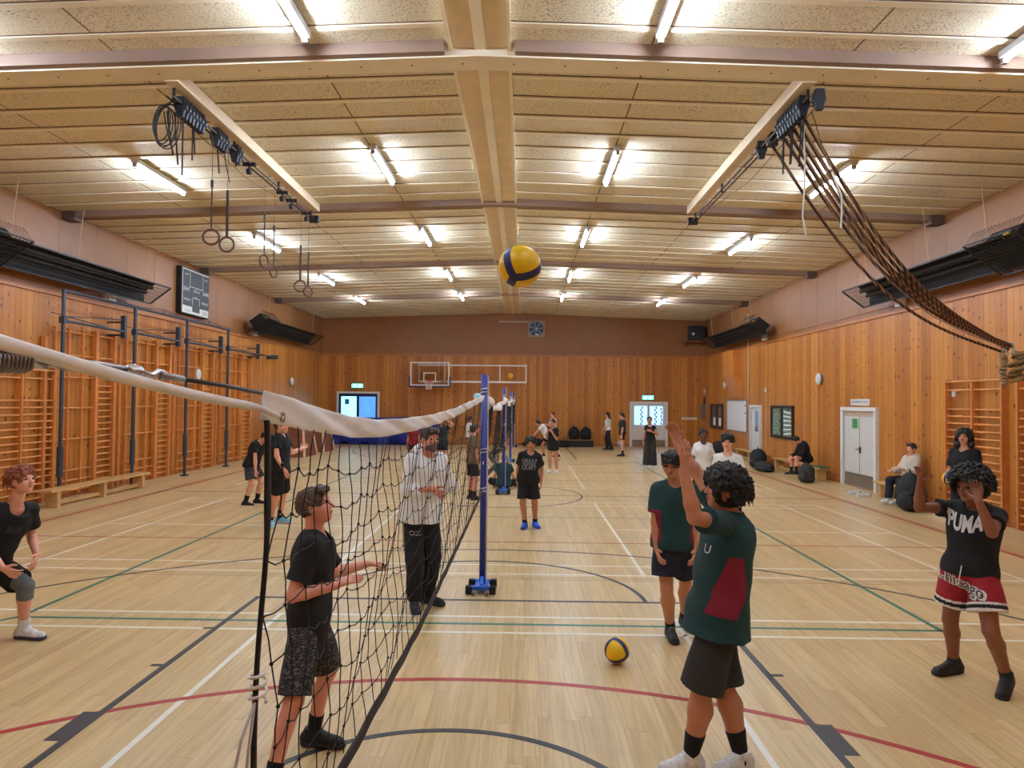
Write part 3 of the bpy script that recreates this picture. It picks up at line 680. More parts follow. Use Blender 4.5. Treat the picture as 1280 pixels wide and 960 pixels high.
for k in range(5): g.box((XR - .044, 17.86, 1.73 - k * .045), (XR - .041, 18.08, 1.75 - k * .045))
g.build('text_line', pm('dark green ink', (40, 92, 52), .7), t)
for px, py in ((345, 575), ):
    pass
# ================================================================== BASKETBALL HOOP
YH = 31.8
t = thing('basketball_hoop', (-3.95, YH, 2.8), 'glass basketball backboard with white edges on a wall frame at the back', 'basketball hoop')
M_BWHITE = pm('backboard white', (232, 230, 226), .35, var=.02)
m, nt, b = newmat('backboard glass'); b.inputs['Base Color'].default_value = (.9, .93, .95, 1); b.inputs['Transmission Weight'].default_value = 1.; b.inputs['Roughness'].default_value = .02; b.inputs['IOR'].default_value = 1.03
MB().box((-4.85, YH - .01, 2.84), (-3.05, YH + .01, 3.9)).build('glass', m, t)
f = MB(); frame_rect(f, 1, YH - .02, -4.87, -3.03, 2.81, 3.92, .055, .04); f.build('border', M_BWHITE, t)
f = MB(); frame_rect(f, 1, YH - .025, -4.25, -3.66, 2.98, 3.43, .045, .012); f.build('target_square', M_BWHITE, t)
f = MB().box((-4.90, YH - .05, 2.74), (-3.0, YH + .05, 2.81)).box((-4.93, YH - .05, 2.74), (-4.87, YH + .05, 3.25)).box((-3.03, YH - .05, 2.74), (-2.97, YH + .05, 3.25)); f.build('edge_pad', pm('navy pad', (26, 30, 74), .6), t)
ring = [( -3.95 + .225 * math.cos(a), YH - .30 + .225 * math.sin(a), 3.05) for a in np.linspace(0, 2 * PI, 25)[:-1]]
MB().tube(ring, .012, 8, closed=True).build('rim', pm('orange rim', (206, 62, 30), .4), t, smooth=True)
MB().box((-4.08, YH - .09, 2.98), (-3.82, YH - .01, 3.07)).build('rim_plate', MC['orange rim'], t)
g = MB()
for k in range(12):
    a = 2 * PI * k / 12
    for sg in (-1, 1):
        pts = [(-3.95 + rr * math.cos(a + sg * q), YH - .30 + rr * math.sin(a + sg * q), 3.05 - zz_) for rr, q, zz_ in ((.222, 0, 0), (.18, .26, .14), (.14, .52, .28), (.125, .78, .42))]
        g.tube(pts, .006, 4)
g.build('net', pm('rope white', (226, 214, 196), .8), t)
r = MB()
for z in (3.80, 3.02): r.bar((-4.5, YH + .35, z), (.58, YH + .35, z), .05, .05 if z > 3.5 else .08)
for x in (-4.5, -3.3, -.68, .56): r.bar((x, YH + .35, 2.98), (x, YH + .35, 3.86), .045, .045)
for x in (-4.5, -3.3): r.bar((x, YH + .35, 3.78), (x, YH + .02, 3.78), .04, .04); r.bar((x, YH + .35, 3.02), (x, YH + .02, 3.02), .04, .04)
for x in (-.68, .5): r.bar((x, YH + .35, 3.8), (x, YB, 3.8), .05, .05); r.bar((x, YH + .35, 3.02), (x, YB, 3.02), .05, .05)
r.build('wall_frame', M_BWHITE, t)

# ================================================================== BALLS
def ballmat(name, c1, c2, wd=.16):
    if name in MC: return MC[name]
    m, nt, b = newmat(name)
    tc = node(nt, 'ShaderNodeTexCoord'); nv = node(nt, 'ShaderNodeVectorMath', {0: tc.outputs['Object']}, operation='NORMALIZE').outputs[0]
    ds = []
    for v in ((1, 1, 1), (1, -1, -1), (-1, 1, -1), (-1, -1, 1)):
        ds.append(node(nt, 'ShaderNodeVectorMath', {0: nv, 1: tuple(q / 3 ** .5 for q in v)}, operation='DOT_PRODUCT').outputs['Value'])
    mx = mth(nt, 'MAXIMUM', mth(nt, 'MAXIMUM', ds[0], ds[1]), mth(nt, 'MAXIMUM', ds[2], ds[3]))
    # second largest through pairwise minima
    sec = None
    for i in range(4):
        for j in range(i + 1, 4):
            q = mth(nt, 'MINIMUM', ds[i], ds[j]); sec = q if sec is None else mth(nt, 'MAXIMUM', sec, q)
    gap = mth(nt, 'SUBTRACT', mx, sec)
    f = mth(nt, 'LESS_THAN', gap, wd * 2)
    ln = mth(nt, 'LESS_THAN', mth(nt, 'ABSOLUTE', mth(nt, 'SUBTRACT', gap, wd * 2)), .02)
    nt.links.new(mixc(nt, mth(nt, 'MULTIPLY', ln, .6), mixc(nt, f, lin(c1), lin(c2)), lin((30, 26, 40))), b.inputs['Base Color'])
    b.inputs['Roughness'].default_value = .45; MC[name] = m; return m
def ball(c, label, mname, c1, c2, r=.105, rot=(0, 0, 0), cat='volleyball', name='volleyball'):
    o = MB().sphere((0, 0, 0), r, 32).build(name, ballmat(mname, c1, c2), None, True)
    o.location = c; o.rotation_euler = rot
    return tag(o, label, cat)
YEL, BLU = (246, 200, 10), (40, 44, 110)
ball(atY(650, 333, 3.35), 'yellow and blue volleyball flying high above the net', 'volleyball yellow', YEL, BLU, .105, (.5, .2, .9))
ball(atY(771, 813, 5.72), 'yellow and blue volleyball bouncing just above the floor', 'volleyball yellow', YEL, BLU, .105, (.75, .35, .25))
ball((atY(638, 470, 32.0)), 'yellow ball lodged in the white hoop frame at the back wall', 'plain yellow ball', (236, 176, 50), (226, 160, 40), .14)
ball(atY(597, 496, 21.), 'pale blue and white ball in the air beside the nearest blue post', 'pale blue ball', (120, 200, 226), (236, 238, 240), .115, (.4, .8, .1))
ball(atY(580, 536, 24.), 'white ball in the air behind the coach', 'white ball', (226, 222, 214), (216, 214, 206), .12) if False else None
p = atY(776, 553, 32.3); ball((p[0], 32.35, .165), 'pale blue ball on the floor left of the white back doors', 'floor ball', (150, 196, 214), (206, 222, 226), .165)

# ================================================================== POSTS AND NETS
M_POST = pm('blue painted post', (36, 56, 150), .35, var=.06); M_PBASE = pm('bright blue base', (44, 110, 214), .4, var=.06); M_RUB = pm('black rubber', (20, 20, 21), .7)
def post(y, label, top=2.47):
    t = thing('net_post', (0, y, 0), label, 'net post', 'blue volleyball posts')
    MB().cyl((0, y, .05), (0, y, top), .036, 16).build('pole', M_POST, t, smooth=True)
    MB().cyl((.045, y, .06), (.045, y, top - .02), .008, 6).build('winch_cord', pm('white cord', (214, 212, 206), .6), t)
    b = MB().box((-.075, y - .17, .05), (.075, y + .12, .085)); b.bar((-.15, y + .11, .07), (.15, y + .11, .07), .05, .05); b.bar((-.16, y - .17, .07), (.15, y - .17, .07), .05, .05); b.bar((-.0, y - .02, .15), (0, y - .15, .09), .04, .04); b.build('base', M_PBASE, t, bevel=.006)
    for x, yy in ((-.125, .11), (.125, .11), (-.14, -.17), (.125, -.17)): MB().cbox((x, y + yy, .05), (.075, .08, .09)).build('weight', M_RUB, t, bevel=.01)
    for x in (-.085, .065): MB().cyl((x - .015, y - .25, .035), (x + .015, y - .25, .035), .03, 12).build('wheel', pm('grey wheel', (110, 106, 104), .5), t)
    for z in (2.24, 1.55, 1.1): MB().tube([(.04 * math.cos(a), y + .04 * math.sin(a), z + .004 * k) for k, a in enumerate(np.linspace(0, 4 * PI, 20))], .007, 5).build('tie', MC['white cord'], t)
    return t
post(7.85, 'blue volleyball post with wheeled base, nearest one standing in the photo'); post(15.95, 'second blue volleyball post from the camera, in front of the person sitting on the floor')
post(24.05, 'third blue volleyball post from the camera'); post(31.6, 'farthest blue volleyball post by the back wall', 2.5)
post(.22, 'blue volleyball post out of frame left beside the camera')
M_NET = pm('black net cord', (22, 20, 20), .8); M_TAPE = pm('white canvas tape', (242, 238, 232), .75, var=.06, scale=7., bump=.4, bscale=25.); M_ROPE = pm('white rope', (238, 232, 222), .8)
t = thing('volleyball_net', (-.05, 4.5, 1.1), 'near black volleyball net with white top tape between the boy and the camera side', 'volleyball net', 'volleyball nets')
NY0, NY1 = 1.31, 7.72
KY = [1.31, 1.6, 1.95, 2.35, 2.9, 3.7, 4.8, 6.2, 7.72]
KZ = [2.196, 2.166, 2.130, 2.108, 2.100, 2.100, 2.122, 2.175, 2.235]
BYK = [1.31, 1.97, 3.3, 5., 6.8, 7.72]; BZ = [1.17, 1.135, 1.085, 1.10, 1.125, 1.14]
def nx(y): return -.05 + .05 * max(0, (y - 1.31) / 6.4) ** 1.0
def top(y): return float(np.interp(y, KY, KZ))
def bot(y): return float(np.interp(y, BYK, BZ))
TW = .062
tp = MB()
def tapef(u, v):
    y = NY0 + (NY1 - NY0) * u; a = 2 * PI * v
    wr_ = .004 * math.sin(9 * y + 2 * math.cos(a)) + .0015 * math.sin(31 * y)
    en = min(1., (y - NY0) / .015 + .02, (NY1 - y) / .015 + .02); return (nx(y) + (.0045 + .004 * math.exp(-((math.cos(a) - 1) / .25) ** 2)) * en * math.sin(a) + wr_ + .003 * math.sin(16 * y + 4 * math.cos(a)), y, top(y) - TW / 2 + TW / 2 * math.cos(a) * (1 + .03 * math.sin(13 * y)))
tp.grid(tapef, 120, 16); tp.build('top_tape', M_TAPE, t, True)
MB().lathe((nx(1.36) + .02, 1.36, top(1.36) - .05), (1, 0, 0), [(.006, 0), (.011, 0), (.011, .004), (.006, .004)], 16).build('eyelet', M_CHROME, t)
# cords
rn = random.Random(3)
cy = list(np.arange(1.38, 7.72, .1)); g = MB(); nz = 10
pts = {}
for i, y in enumerate(cy):
    zt = top(y) - TW; zb = bot(y) + .02
    for j in range(nz + 1):
        q = j / nz
        sag = .012 * math.sin(i * 1.7 + j * .9)
        pts[i, j] = np.array([nx(y) + .012 * math.sin(i * .8 + j * 1.3), y + .018 * math.sin(j * 1.1 + i * .37) + rn.uniform(-.008, .008), zt + (zb - zt) * q + (sag if 0 < j < nz else 0) + rn.uniform(-.004, .004)])
for i in range(len(cy)):
    P = []
    for j in range(nz):
        a, b_ = pts[i, j], pts[i, j + 1]; P.append(a); P.append((a + b_) / 2 + np.array([0, .008 * math.sin(i * 2.1 + j * 1.9), 0]))
    P.append(pts[i, nz]); g.tube(P, .0016, 5)
for j in range(1, nz):
    P = []
    for i in range(len(cy) - 1):
        a, b_ = pts[i, j], pts[i + 1, j]; P.append(a); P.append((a + b_) / 2 + np.array([0, 0, -.008 - .004 * math.sin(i + j)]))
    P.append(pts[len(cy) - 1, j]); g.tube(P, .0016, 5)
for (i, j), p in pts.items():
    if 0 < j < nz: g.sphere(p, .0048 if i < 12 else .004, 6)
g.build('mesh', M_NET, t, True)
bt_ = MB(); yy = np.linspace(NY0, NY1, 60); 
def bandf(u, v):
    y = NY0 + (NY1 - NY0) * u; a = 2 * PI * v
    return (nx(y) + .008 * math.sin(a), y, bot(y) + .022 * math.cos(a) + .004 * math.sin(17 * y))
bt_.grid(bandf, 80, 10); bt_.build('bottom_tape', pm('black webbing', (46, 38, 32), .8, var=.2, scale=40.), t, True)
sd = MB()
def sidef(u, v):
    z = top(1.31) - .06 - u * .98; a = 2 * PI * v
    wd = .007 + .008 * math.exp(-((u - .12) / .1) ** 2) + .016 * max(0, (u - .5)) ; wv = .004 * math.sin(9 * u)
    return (-.05 + .005 * math.sin(a) + wv, 1.335 - .03 * u + wd * math.cos(a) * (1 + .3 * math.sin(23 * u + 3 * math.cos(a))) + .01 * math.sin(7 * u), z)
sd.grid(sidef, 60, 12); sd.build('side_tape', pm('dark side webbing', (30, 27, 24), .75, var=.25, scale=30.), t, True)
MB().tube([(-.05, 1.30, 1.60), (-.05, 1.24, 1.56), (-.055, 1.19, 1.45), (-.06, 1.175, 1.3), (-.06, 1.18, 1.1)], .003, 6).build('tie_cord', pm('pale cord', (190, 180, 168), .7), t)
MB().tube([(-.05, 1.30, 1.60), (-.045, 1.26, 1.52), (-.05, 1.25, 1.4), (-.05, 1.22, 1.2), (-.05, 1.22, 1.05)], .003, 6).build('tie_cord', MC['pale cord'], t)
MB().tube([(-.05 + .016 * math.cos(a), 1.315 + .018 * math.sin(a), 1.595 + .002 * k) for k, a in enumerate(np.linspace(0, 6 * PI, 30))], .0035, 6).build('knot', M_ROPE, t)
for z in (2.2, 1.45, 1.13): MB().tube([(nx(7.7), 7.70, z), (.0, 7.80, z + .02), (.0, 7.83, z + .01)], .006, 5).build('tie_cord', M_ROPE, t)
# tensioning gear in front of the near post
r0 = atX(0, 428, -.05); r1 = atX(322, 509, -.05)
t = thing('net_rope', (-.05, .9, 2.2), 'thick white rope from the tape end to the near post at the left edge', 'rope')
MB().tube([(-.03, .22, 2.27)] + [tuple(r0 + (r1 - r0) * q + np.array([.0, 0, -.006 * math.sin(PI * q)])) for q in np.linspace(0, 1, 14)] + [(-.03, 1.36, top(1.36) - .05)], [.009] + [.008] * 13 + [.0062, .0055], 10).build('rope', M_ROPE, t, True)
t = thing('net_tensioner', (-.05, .9, 2.2), 'steel tension cable with coil spring and chrome turnbuckle beside the white rope', 'tension cable')
q = lambda px, py: atX(px, py, -.058)
a0 = q(-40, 447); a1 = q(30, 452)
n = 90; d = a1 - a0; e1, e2, dd = basis(d)
MB().tube([a0 + d * i / n + .011 * (e1 * math.cos(i * .9) + e2 * math.sin(i * .9)) for i in range(n)], .0022, 5).build('spring', pm('grey spring', (128, 122, 116), .35, metal=.9), t, True)
MB().tube([a1, q(38, 450), q(46, 456), q(55, 458), q(52, 451)], .004, 8).build('hook', M_CHROME, t, True)
MB().tube([q(52, 455), q(80, 459)], .003, 6).build('link', M_CHROME, t, True)
for o_ in ((0, -2), (0, 8)): MB().tube([q(80, 452 + o_[1]), q(125, 457 + o_[1] * .9), q(165, 463 + o_[1] * .6)], .0034, 8).build('turnbuckle_rod', M_CHROME, t, True)
MB().lathe(q(163, 463), q(178, 466) - q(163, 463), [(.004, -.01), (.009, 0), (.009, .018), (.004, .03)], 12).build('turnbuckle_end', M_CHROME, t, True)
MB().tube([q(176, 465), q(190, 470), q(198, 464), q(210, 468), q(200, 472)], .0042, 8).build('shackle', M_CHROME, t, True)
MB().tube([q(200, 469), q(228, 474)], .0055, 8).build('thimble', pm('grey sleeve', (150, 146, 140), .4, metal=.6), t, True)
MB().tube([q(222, 473), q(280, 482), q(330, 492)], .0038, 8).build('cable', pm('dark cable', (42, 38, 36), .5), t, True)
# far nets (droopier)
def farnet(y0, y1, label, zt=2.24, zb=1.2, dense=.12, wave=.06, seed=1):
    t = thing('volleyball_net', (0, (y0 + y1) / 2, zb), label, 'volleyball net', 'volleyball nets'); L = y1 - y0; rr = random.Random(seed)
    tz = lambda y: zt - .16 * math.sin(PI * (y - y0) / L)
    def tf(u, v):
        y = y0 + L * u; a = 2 * PI * v; return (.02 * math.sin(a) + wave * math.sin(5 * u * PI), y, tz(y) - .04 + .045 * math.cos(a))
    MB().grid(tf, 40, 10).build('top_tape', M_TAPE, t, True)
    g = MB(); ys = np.arange(y0 + .05, y1, dense); nz = 8
    def P(i, j): y = ys[i]; return (wave * math.sin(5 * PI * (y - y0) / L + j * .5) + .05 * math.sin(j * .9 + i * .5) * (j / nz), y + .06 * math.sin(j * .7 + i * .2), tz(y) - .08 + (zb - tz(y) + .08) * j / nz + .02 * math.sin(i + j))
    for i in range(len(ys)): g.tube([P(i, j) for j in range(nz + 1)], .004, 4)
    for j in range(1, nz + 1): g.tube([P(i, j) for i in range(len(ys))], .004, 4)
    g.build('mesh', M_NET, t)
    def bf(u, v): 
        y = y0 + L * u; a = 2 * PI * v; return (wave * math.sin(5 * PI * u + 4) + .05 * math.sin(8 * .9 + 10 * u) + .02 * math.sin(a), y, zb + .05 * math.sin(4 * u) + .035 * math.cos(a))
    MB().grid(bf, 40, 8).build('bottom_tape', MC['black webbing'], t, True)
    for yq in (y0, y1): MB().tube([(0, yq, zt + .02), (0.02, yq + (.1 if yq == y0 else -.1), zt - .04)], .008, 5).build('tie_cord', M_ROPE, t)
farnet(8.0, 15.85, 'slack black volleyball net strung between the first and second blue posts', zb=1.22, seed=1)
farnet(16.1, 23.9, 'black volleyball net strung between the second and third blue posts', seed=2)
farnet(24.2, 31.5, 'farthest black volleyball net ending at the back wall post', seed=3)

# ================================================================== CEILING TRACKS, RINGS, ROPES
M_TRACK = pm('cream track timber', (238, 216, 182), .5, var=.06, scale=4.)
def track(x, label):
    z0 = zc(x) - .16
    t = thing('ceiling_track', (x, 11.2, z0), label, 'ceiling track', 'equipment tracks under the ceiling')
    MB().box((x - .09, 8.3, z0 - .02), (x + .09, 14.2, zc(x) - .01)).build('beam', M_TRACK, t, bevel=.008)
    s = 1 if x > 0 else -1
    for d in (.0, .09): MB().cyl((x + s * (.02 + d), 8.4, z0 - .16), (x + s * (.02 + d), 14.3, z0 - .16), .014, 8).build('rail', pm('dark rail', (70, 50, 38), .5), t)
    for y in (8.5, 10.3, 12.2, 14.1): MB().bar((x + s * .06, y, z0 - .02), (x + s * .06, y, z0 - .18), .03, .03).build('rail_hanger', M_BLACK, t)
    MB().tube([(x + s * .2, 8.6, z0 - .2), (x + s * .24, 11.2, z0 - .28), (x + s * .08, 14.2, z0 - .16)], .007, 5).build('pull_cord', pm('cord brown', (120, 86, 58), .7), t)
    MB().cyl((x + s * .04 - .1, 14.25, z0 - .16), (x + s * .04 + .1, 14.25, z0 - .16), .08, 14).build('end_pulley', M_BLACK, t)
track(-3.97, 'cream timber track with dark rails under the ceiling on the left, carrying the rings'); track(3.92, 'cream timber track with dark rails under the ceiling on the right, carrying the ropes')
M_PUL = pm('dark pulley', (34, 36, 42), .5, metal=.3); M_CHAIN = pm('dark chain', (52, 46, 44), .5, metal=.4)
XTL = -4.02
def pulleys(y0, n, label, x, chains):
    z = zc(x) - .32
    t = thing('pulley_bundle', (x, y0, z), label, 'pulley', 'pulley bundles on the tracks')
    for k in range(n):
        y = y0 + k * .09; MB().prism([(x - .055, y, z + .10), (x + .055, y, z + .10), (x + .075, y, z - .02), (x + .04, y, z - .17), (x - .04, y, z - .17), (x - .075, y, z - .02)], (0, .06, 0)).build('pulley_cheek', M_PUL, t, bevel=.01)
        MB().cyl((x, y + .02, z - .02), (x, y + .075, z - .02), .085, 14).build('sheave', M_PUL, t)
    for (dx, dy, ln, lp) in chains:
        c = np.array([x + dx, y0 + dy, z - .1])
        P = [c + np.array([0, lp * math.sin(PI * q), -ln * math.sin(PI * q) ** .7 if lp else -ln * q]) for q in np.linspace(0, 1, 16)]
        MB().tube(P, .011 if lp < .12 else .008, 5).build('chain', M_CHAIN, t)
pulleys(8.62, 7, 'largest cluster of dark pulleys and chains at the near end of the left track', XTL, [(-.12, -.05, .55, .14), (-.16, 0, .5, .18), (-.08, .05, .65, .1), (-.2, 0, .42, .22), (0, .1, .8, .0), (0.02, .34, .42, .05), (-.02, .4, .5, 0)])
t = thing('cord_coil', (XTL - .2, 8.5, 5.5), 'coil of thin dark cord hanging at the near end of the left track', 'cord')
mb = MB()
for k in range(5):
    c = np.array([XTL - .16 + .012 * k, 8.5 + .02 * k, zc(XTL) - .62 - .02 * (k % 3)]); mb.tube([c + np.array([(.11 + .012 * k) * math.cos(a), .03 * math.sin(a), (.24 + .015 * k) * math.sin(a)]) for a in np.linspace(0, 2 * PI, 25)[:-1]], .008, 5, closed=True)
mb.build('loops', M_CHAIN, t, True); MB().tube([(XTL - .13, 8.5, zc(XTL) - .40), (XTL - .02, 8.55, zc(XTL) - .30)], .010, 5).build('hanging_loop', M_CHAIN, t)
pulleys(9.62, 4, 'middle cluster of dark pulleys with hanging chain loops on the left track', XTL, [(0, .1, .42, .07), (0.02, .26, .45, .22)])
pulleys(10.28, 2, 'small pair of dark pulleys on the left track, farthest cluster from the near beam', XTL, [(0, .05, .12, .04)])
for y in (10.85, 12.35, 12.85, 13.75):
    z = zc(XTL) - .33; t = thing('pulley', (XTL, y, z), 'single dark pulley on the left track with a ring hook below', 'pulley', 'single pulleys on the left track')
    MB().bar((XTL - .1, y, z), (XTL + .1, y + .02, z), .05, .06).build('bracket', M_PUL, t); MB().cyl((XTL - .03, y, z - .12), (XTL + .03, y, z - .12), .05, 12).build('sheave', M_PUL, t); MB().bar((XTL, y, z), (XTL, y, z - .1), .02, .02).build('arm', M_PUL, t)
RINGS = [(9.36, 4.41, 'thin'), (9.86, 4.42, 'wide'), (11.29, 4.47, 'thin'), (11.73, 4.38, 'thin'), (13.14, 4.36, 'wide'), (13.62, 4.33, 'thin')]
M_RING = pm('brown ring', (92, 56, 40), .5); M_STRAP = pm('dark strap', (58, 48, 46), .8)
ORI = [.25, .05, 1.25, 1.35, .1, .95]; RX = -3.92
rl = ['leftmost gymnastic ring of the near pair', 'right gymnastic ring of the near pair', 'left gymnastic ring of the middle pair, seen edge on', 'right gymnastic ring of the middle pair, seen edge on', 'left gymnastic ring of the farthest pair, round to the camera', 'right gymnastic ring of the farthest pair, half turned']
for (y, z, kd), o_, lab in zip(RINGS, ORI, rl):
    t = thing('gymnastic_ring', (RX, y, z), lab + ', hanging on a dark strap', 'gymnastic ring', 'gymnastic rings')
    e = np.array([math.cos(o_), math.sin(o_), 0])
    MB().tube([np.array([RX, y, z]) + .105 * (e * math.cos(a) + np.array([0, 0, 1.]) * math.sin(a)) for a in np.linspace(0, 2 * PI, 29)[:-1]], .0155, 8, closed=True).build('ring', M_RING, t, True)
    wd = .035 if kd == 'wide' or y > 13 else .018
    MB().bar((RX, y, z + .09), (RX, y, z + .72), .012, wd, (e[0], e[1], 0)).build('strap', M_STRAP, t)
    MB().tube([(RX, y, z + .70), (RX, y, z + .80)], .02, 8).build('buckle', M_PUL, t)
    MB().tube([(RX, y, z + .78), (RX, y, zc(RX) - .5), (-3.99, y, zc(RX) - .318)], .0045, 5).build('cord', pm('cord brown', (120, 86, 58), .7), t)

# climbing ropes on the right, pulled back to the wall and tied
M_CR = twist('twisted dark rope', (44, 26, 18), (140, 96, 62), 115.); M_HEMP = pm('hemp rope', (150, 122, 84), .9, var=.2, scale=40.)
XT = 3.95; kn = np.array(atX(1262, 436, 8.05))
names = ['first', 'second', 'third', 'fourth', 'fifth']
def sagline(a, b, sag, n=26, side=0):
    a = np.array(a, float); b = np.array(b, float)
    return [a + (b - a) * q + np.array([0, side * math.sin(PI * q), -sag * math.sin(PI * q) * (1 - .25 * q)]) for q in np.linspace(0, 1, n)]
for k in range(5):
    y = 8.72 + k * .17
    t = thing('climbing_rope', (XT, y, 5.8), 'thick dark climbing rope, %s of the bundle drawn across to the right wall' % names[k], 'climbing rope', 'climbing ropes tied back to the wall')
    MB().tube(sagline((XT + .06, y, zc(XT) - .42), kn + np.array([-.02, .05 - .028 * k, .06 - .03 * (k % 3)]), .62 + .03 * k), .024, 8).build('rope', M_CR, t, True)
    MB().sphere((XT + .06, y, zc(XT) - .38), .05, 10).build('eye', M_PUL, t)
p0 = atY(966, 183, 10.15)
t = thing('climbing_rope', tuple(p0), 'single climbing rope hanging apart to the left of the bundle on the right track', 'climbing rope')
MB().tube(sagline(p0, kn + np.array([-.05, .1, -.04]), .78), .022, 8).build('rope', M_CR, t, True); MB().cbox(p0 + np.array([0, 0, .1]), (.12, .12, .2)).build('clamp', M_PUL, t)
pulleys(8.55, 9, 'big cluster of dark pulleys at the head of the climbing ropes on the right track', XT, [(.02, .05, .5, .06), (.05, .2, .62, .08), (-.02, .35, .55, .05), (.06, .5, .48, .07), (0, .65, .58, .04), (.03, .75, .4, .05)])
pulleys(8.35, 1, 'lone dark pulley at the very near end of the right track', XT + .12, [])
pulleys(10.05, 1, 'lone dark pulley holding the single rope on the right track', XT, [])
M_PALE = pm('pale cord frayed', (206, 196, 180), .8)
for lab, pts, r in (('long pale cord hanging straight down from the rope cluster', [(1004, 150), (1006, 200), (1005, 245), (1003, 270), (1009, 300)], .010), ('short pale frayed cord hanging beside the rope bundle', [(1040, 215), (1052, 245), (1052, 270), (1051, 285)], .012)):
    tag(MB().tube([atY(px, py, 8.9) for px, py in pts], r, 6).build('hanging_cord', M_PALE), lab, 'cord')
tag(MB().tube([atY(px, py, 9.) for px, py in ((1015, 140), (1030, 190), (1050, 245), (1062, 290), (1078, 310), (1110, 350), (1140, 375), (1165, 395), (1210, 417), (1262, 436))], .007, 6).build('thin_cord', pm('thin dark cord', (110, 92, 78), .8)), 'thin pale cord running loosely beside the climbing ropes', 'cord')
t = thing('knotted_rope_end', tuple(kn), 'bulky knotted rope ends hanging at the right edge below the tie', 'rope')
MB().tube([kn + np.array([.0 + .06 * math.cos(a), .0, .0 + .09 * math.sin(a)]) for a in np.linspace(-1.2, 3.8, 14)], .022, 8).build('binding', pm('white binding', (186, 180, 172), .8), t, True)
rq = random.Random(5); kk = kn + np.array([.10, 0, -.14])
mb = MB()
for k in range(12):
    c = kk + np.array([rq.uniform(-.05, .12), rq.uniform(-.05, .05), -.035 * k + .04]); R_ = rq.uniform(.06, .10); ph = rq.uniform(0, 3)
    mb.tube([c + np.array([R_ * math.cos(a), .06 * math.sin(a), .035 * math.sin(a + ph)]) for a in np.linspace(0, 2 * PI, 15)[:-1]], .024, 7, closed=True)
for (dx, n_) in ((-.10, 9), (.16, 6)):
    for k in range(n_):
        c = kn + np.array([dx + .015 * math.sin(k), 0, -.12 - .052 * k]); mb.tube([c + np.array([.035 * math.cos(a), .035 * math.sin(a), .02 * math.sin(a + k)]) for a in np.linspace(0, 2 * PI, 11)[:-1]], .021, 7, closed=True)
mb.build('knot', M_HEMP, t, True)
MB().tube([kn + np.array([-.10, 0, -.02]), kn + np.array([-.10, .0, -.2]), kn + np.array([-.1, 0, -.62])], .02, 7).build('rope_tail', M_HEMP, t, True)
MB().tube([kn + np.array([.05, 0, -.04]), kn + np.array([.5, .2, -.05]), (XR - .02, kn[1] + .5, kn[2] - .05)], .006, 6).build('tie_line', pm('dark red line', (110, 40, 34), .7), t)

# ================================================================== MATS, BOXES, BAGS
M_BLUEMAT = pm('blue vinyl', (30, 50, 150), .45, var=.08, scale=3., bump=.5, bscale=3.)
t = thing('crash_mat', (-6.2, 32.4, 0), 'big royal blue crash mat standing along the back wall', 'crash mat')
def matf(u, v):
    x = -9.1 + 5.75 * u; z = .03 + 1.27 * v; bul = .06 * math.sin(PI * v) + .025 * math.sin(9 * u * PI + 2.5 * v * PI) + .02 * math.sin(17 * u + 6 * v)
    return (x, 32.3 - bul, z + .02 * math.sin(11 * u) * v)
mb = MB().box((-9.1, 32.3, .03), (-3.35, 32.75, 1.28)); mb.grid(matf, 60, 16); mb.build('cover', M_BLUEMAT, t, True)
MB().box((-9.1, 32.22, .0), (-3.35, 32.75, .035)).build('base_strip', M_BLACK, t)
g = MB()
for x in (-7.3, -5.4): g.tube([(x, 32.2, 1.3), (x + .1, 32.16, .9), (x + .5, 32.17, .5), (x + .9, 32.22, .3)], .03, 6)
g.build('strap', pm('navy strap', (22, 30, 84), .6), t)
def vault(c, wx, wy, h, label, tilt):
    t = thing('vaulting_box', c, label, 'vaulting box', 'wooden vaulting boxes')
    for k in range(3):
        z0 = h * k / 3; z1 = h * (k + 1) / 3 - .015; a = 1 - .12 * k; b_ = 1 - .12 * (k + 1)
        P = [(c[0] - wx / 2 * a, c[1] - wy / 2 * a, z0), (c[0] + wx / 2 * a, c[1] - wy / 2 * a, z0), (c[0] + wx / 2 * a, c[1] + wy / 2 * a, z0), (c[0] - wx / 2 * a, c[1] + wy / 2 * a, z0)]
        Q = [(c[0] - wx / 2 * b_, c[1] - wy / 2 * b_, z1), (c[0] + wx / 2 * b_, c[1] - wy / 2 * b_, z1), (c[0] + wx / 2 * b_, c[1] + wy / 2 * b_, z1), (c[0] - wx / 2 * b_, c[1] + wy / 2 * b_, z1)]
        MB().add(P + Q, [(3, 2, 1, 0), (4, 5, 6, 7), (0, 1, 5, 4), (1, 2, 6, 5), (2, 3, 7, 6), (3, 0, 4, 7)]).build('box_section', pm('vault brown panel', (132, 78, 50), .5), t)
    e = MB()
    for sx in (-1, 1):
        for sy in (-1, 1): e.bar((c[0] + sx * wx / 2, c[1] + sy * wy / 2, 0), (c[0] + sx * wx / 2 * .64, c[1] + sy * wy / 2 * .64, h), .07, .07)
    e.build('corner_post', pm('pale corner post', (226, 196, 164), .45), t)
    MB().cbox((c[0], c[1], h + .06), (wx * .72, wy * .76, .13)).build('padded_top', pm('brown leather', (70, 46, 40), .5), t, bevel=.03)
vault((-8.0, 25.6, 0), .9, 1.5, 1.15, 'brown wooden vaulting box with pale corner posts behind the tall boy, nearer one', 0)
vault((-8.0, 28.0, 0), .9, 1.5, 1.2, 'brown wooden vaulting box with pale corner posts nearest the blue mat', 0)
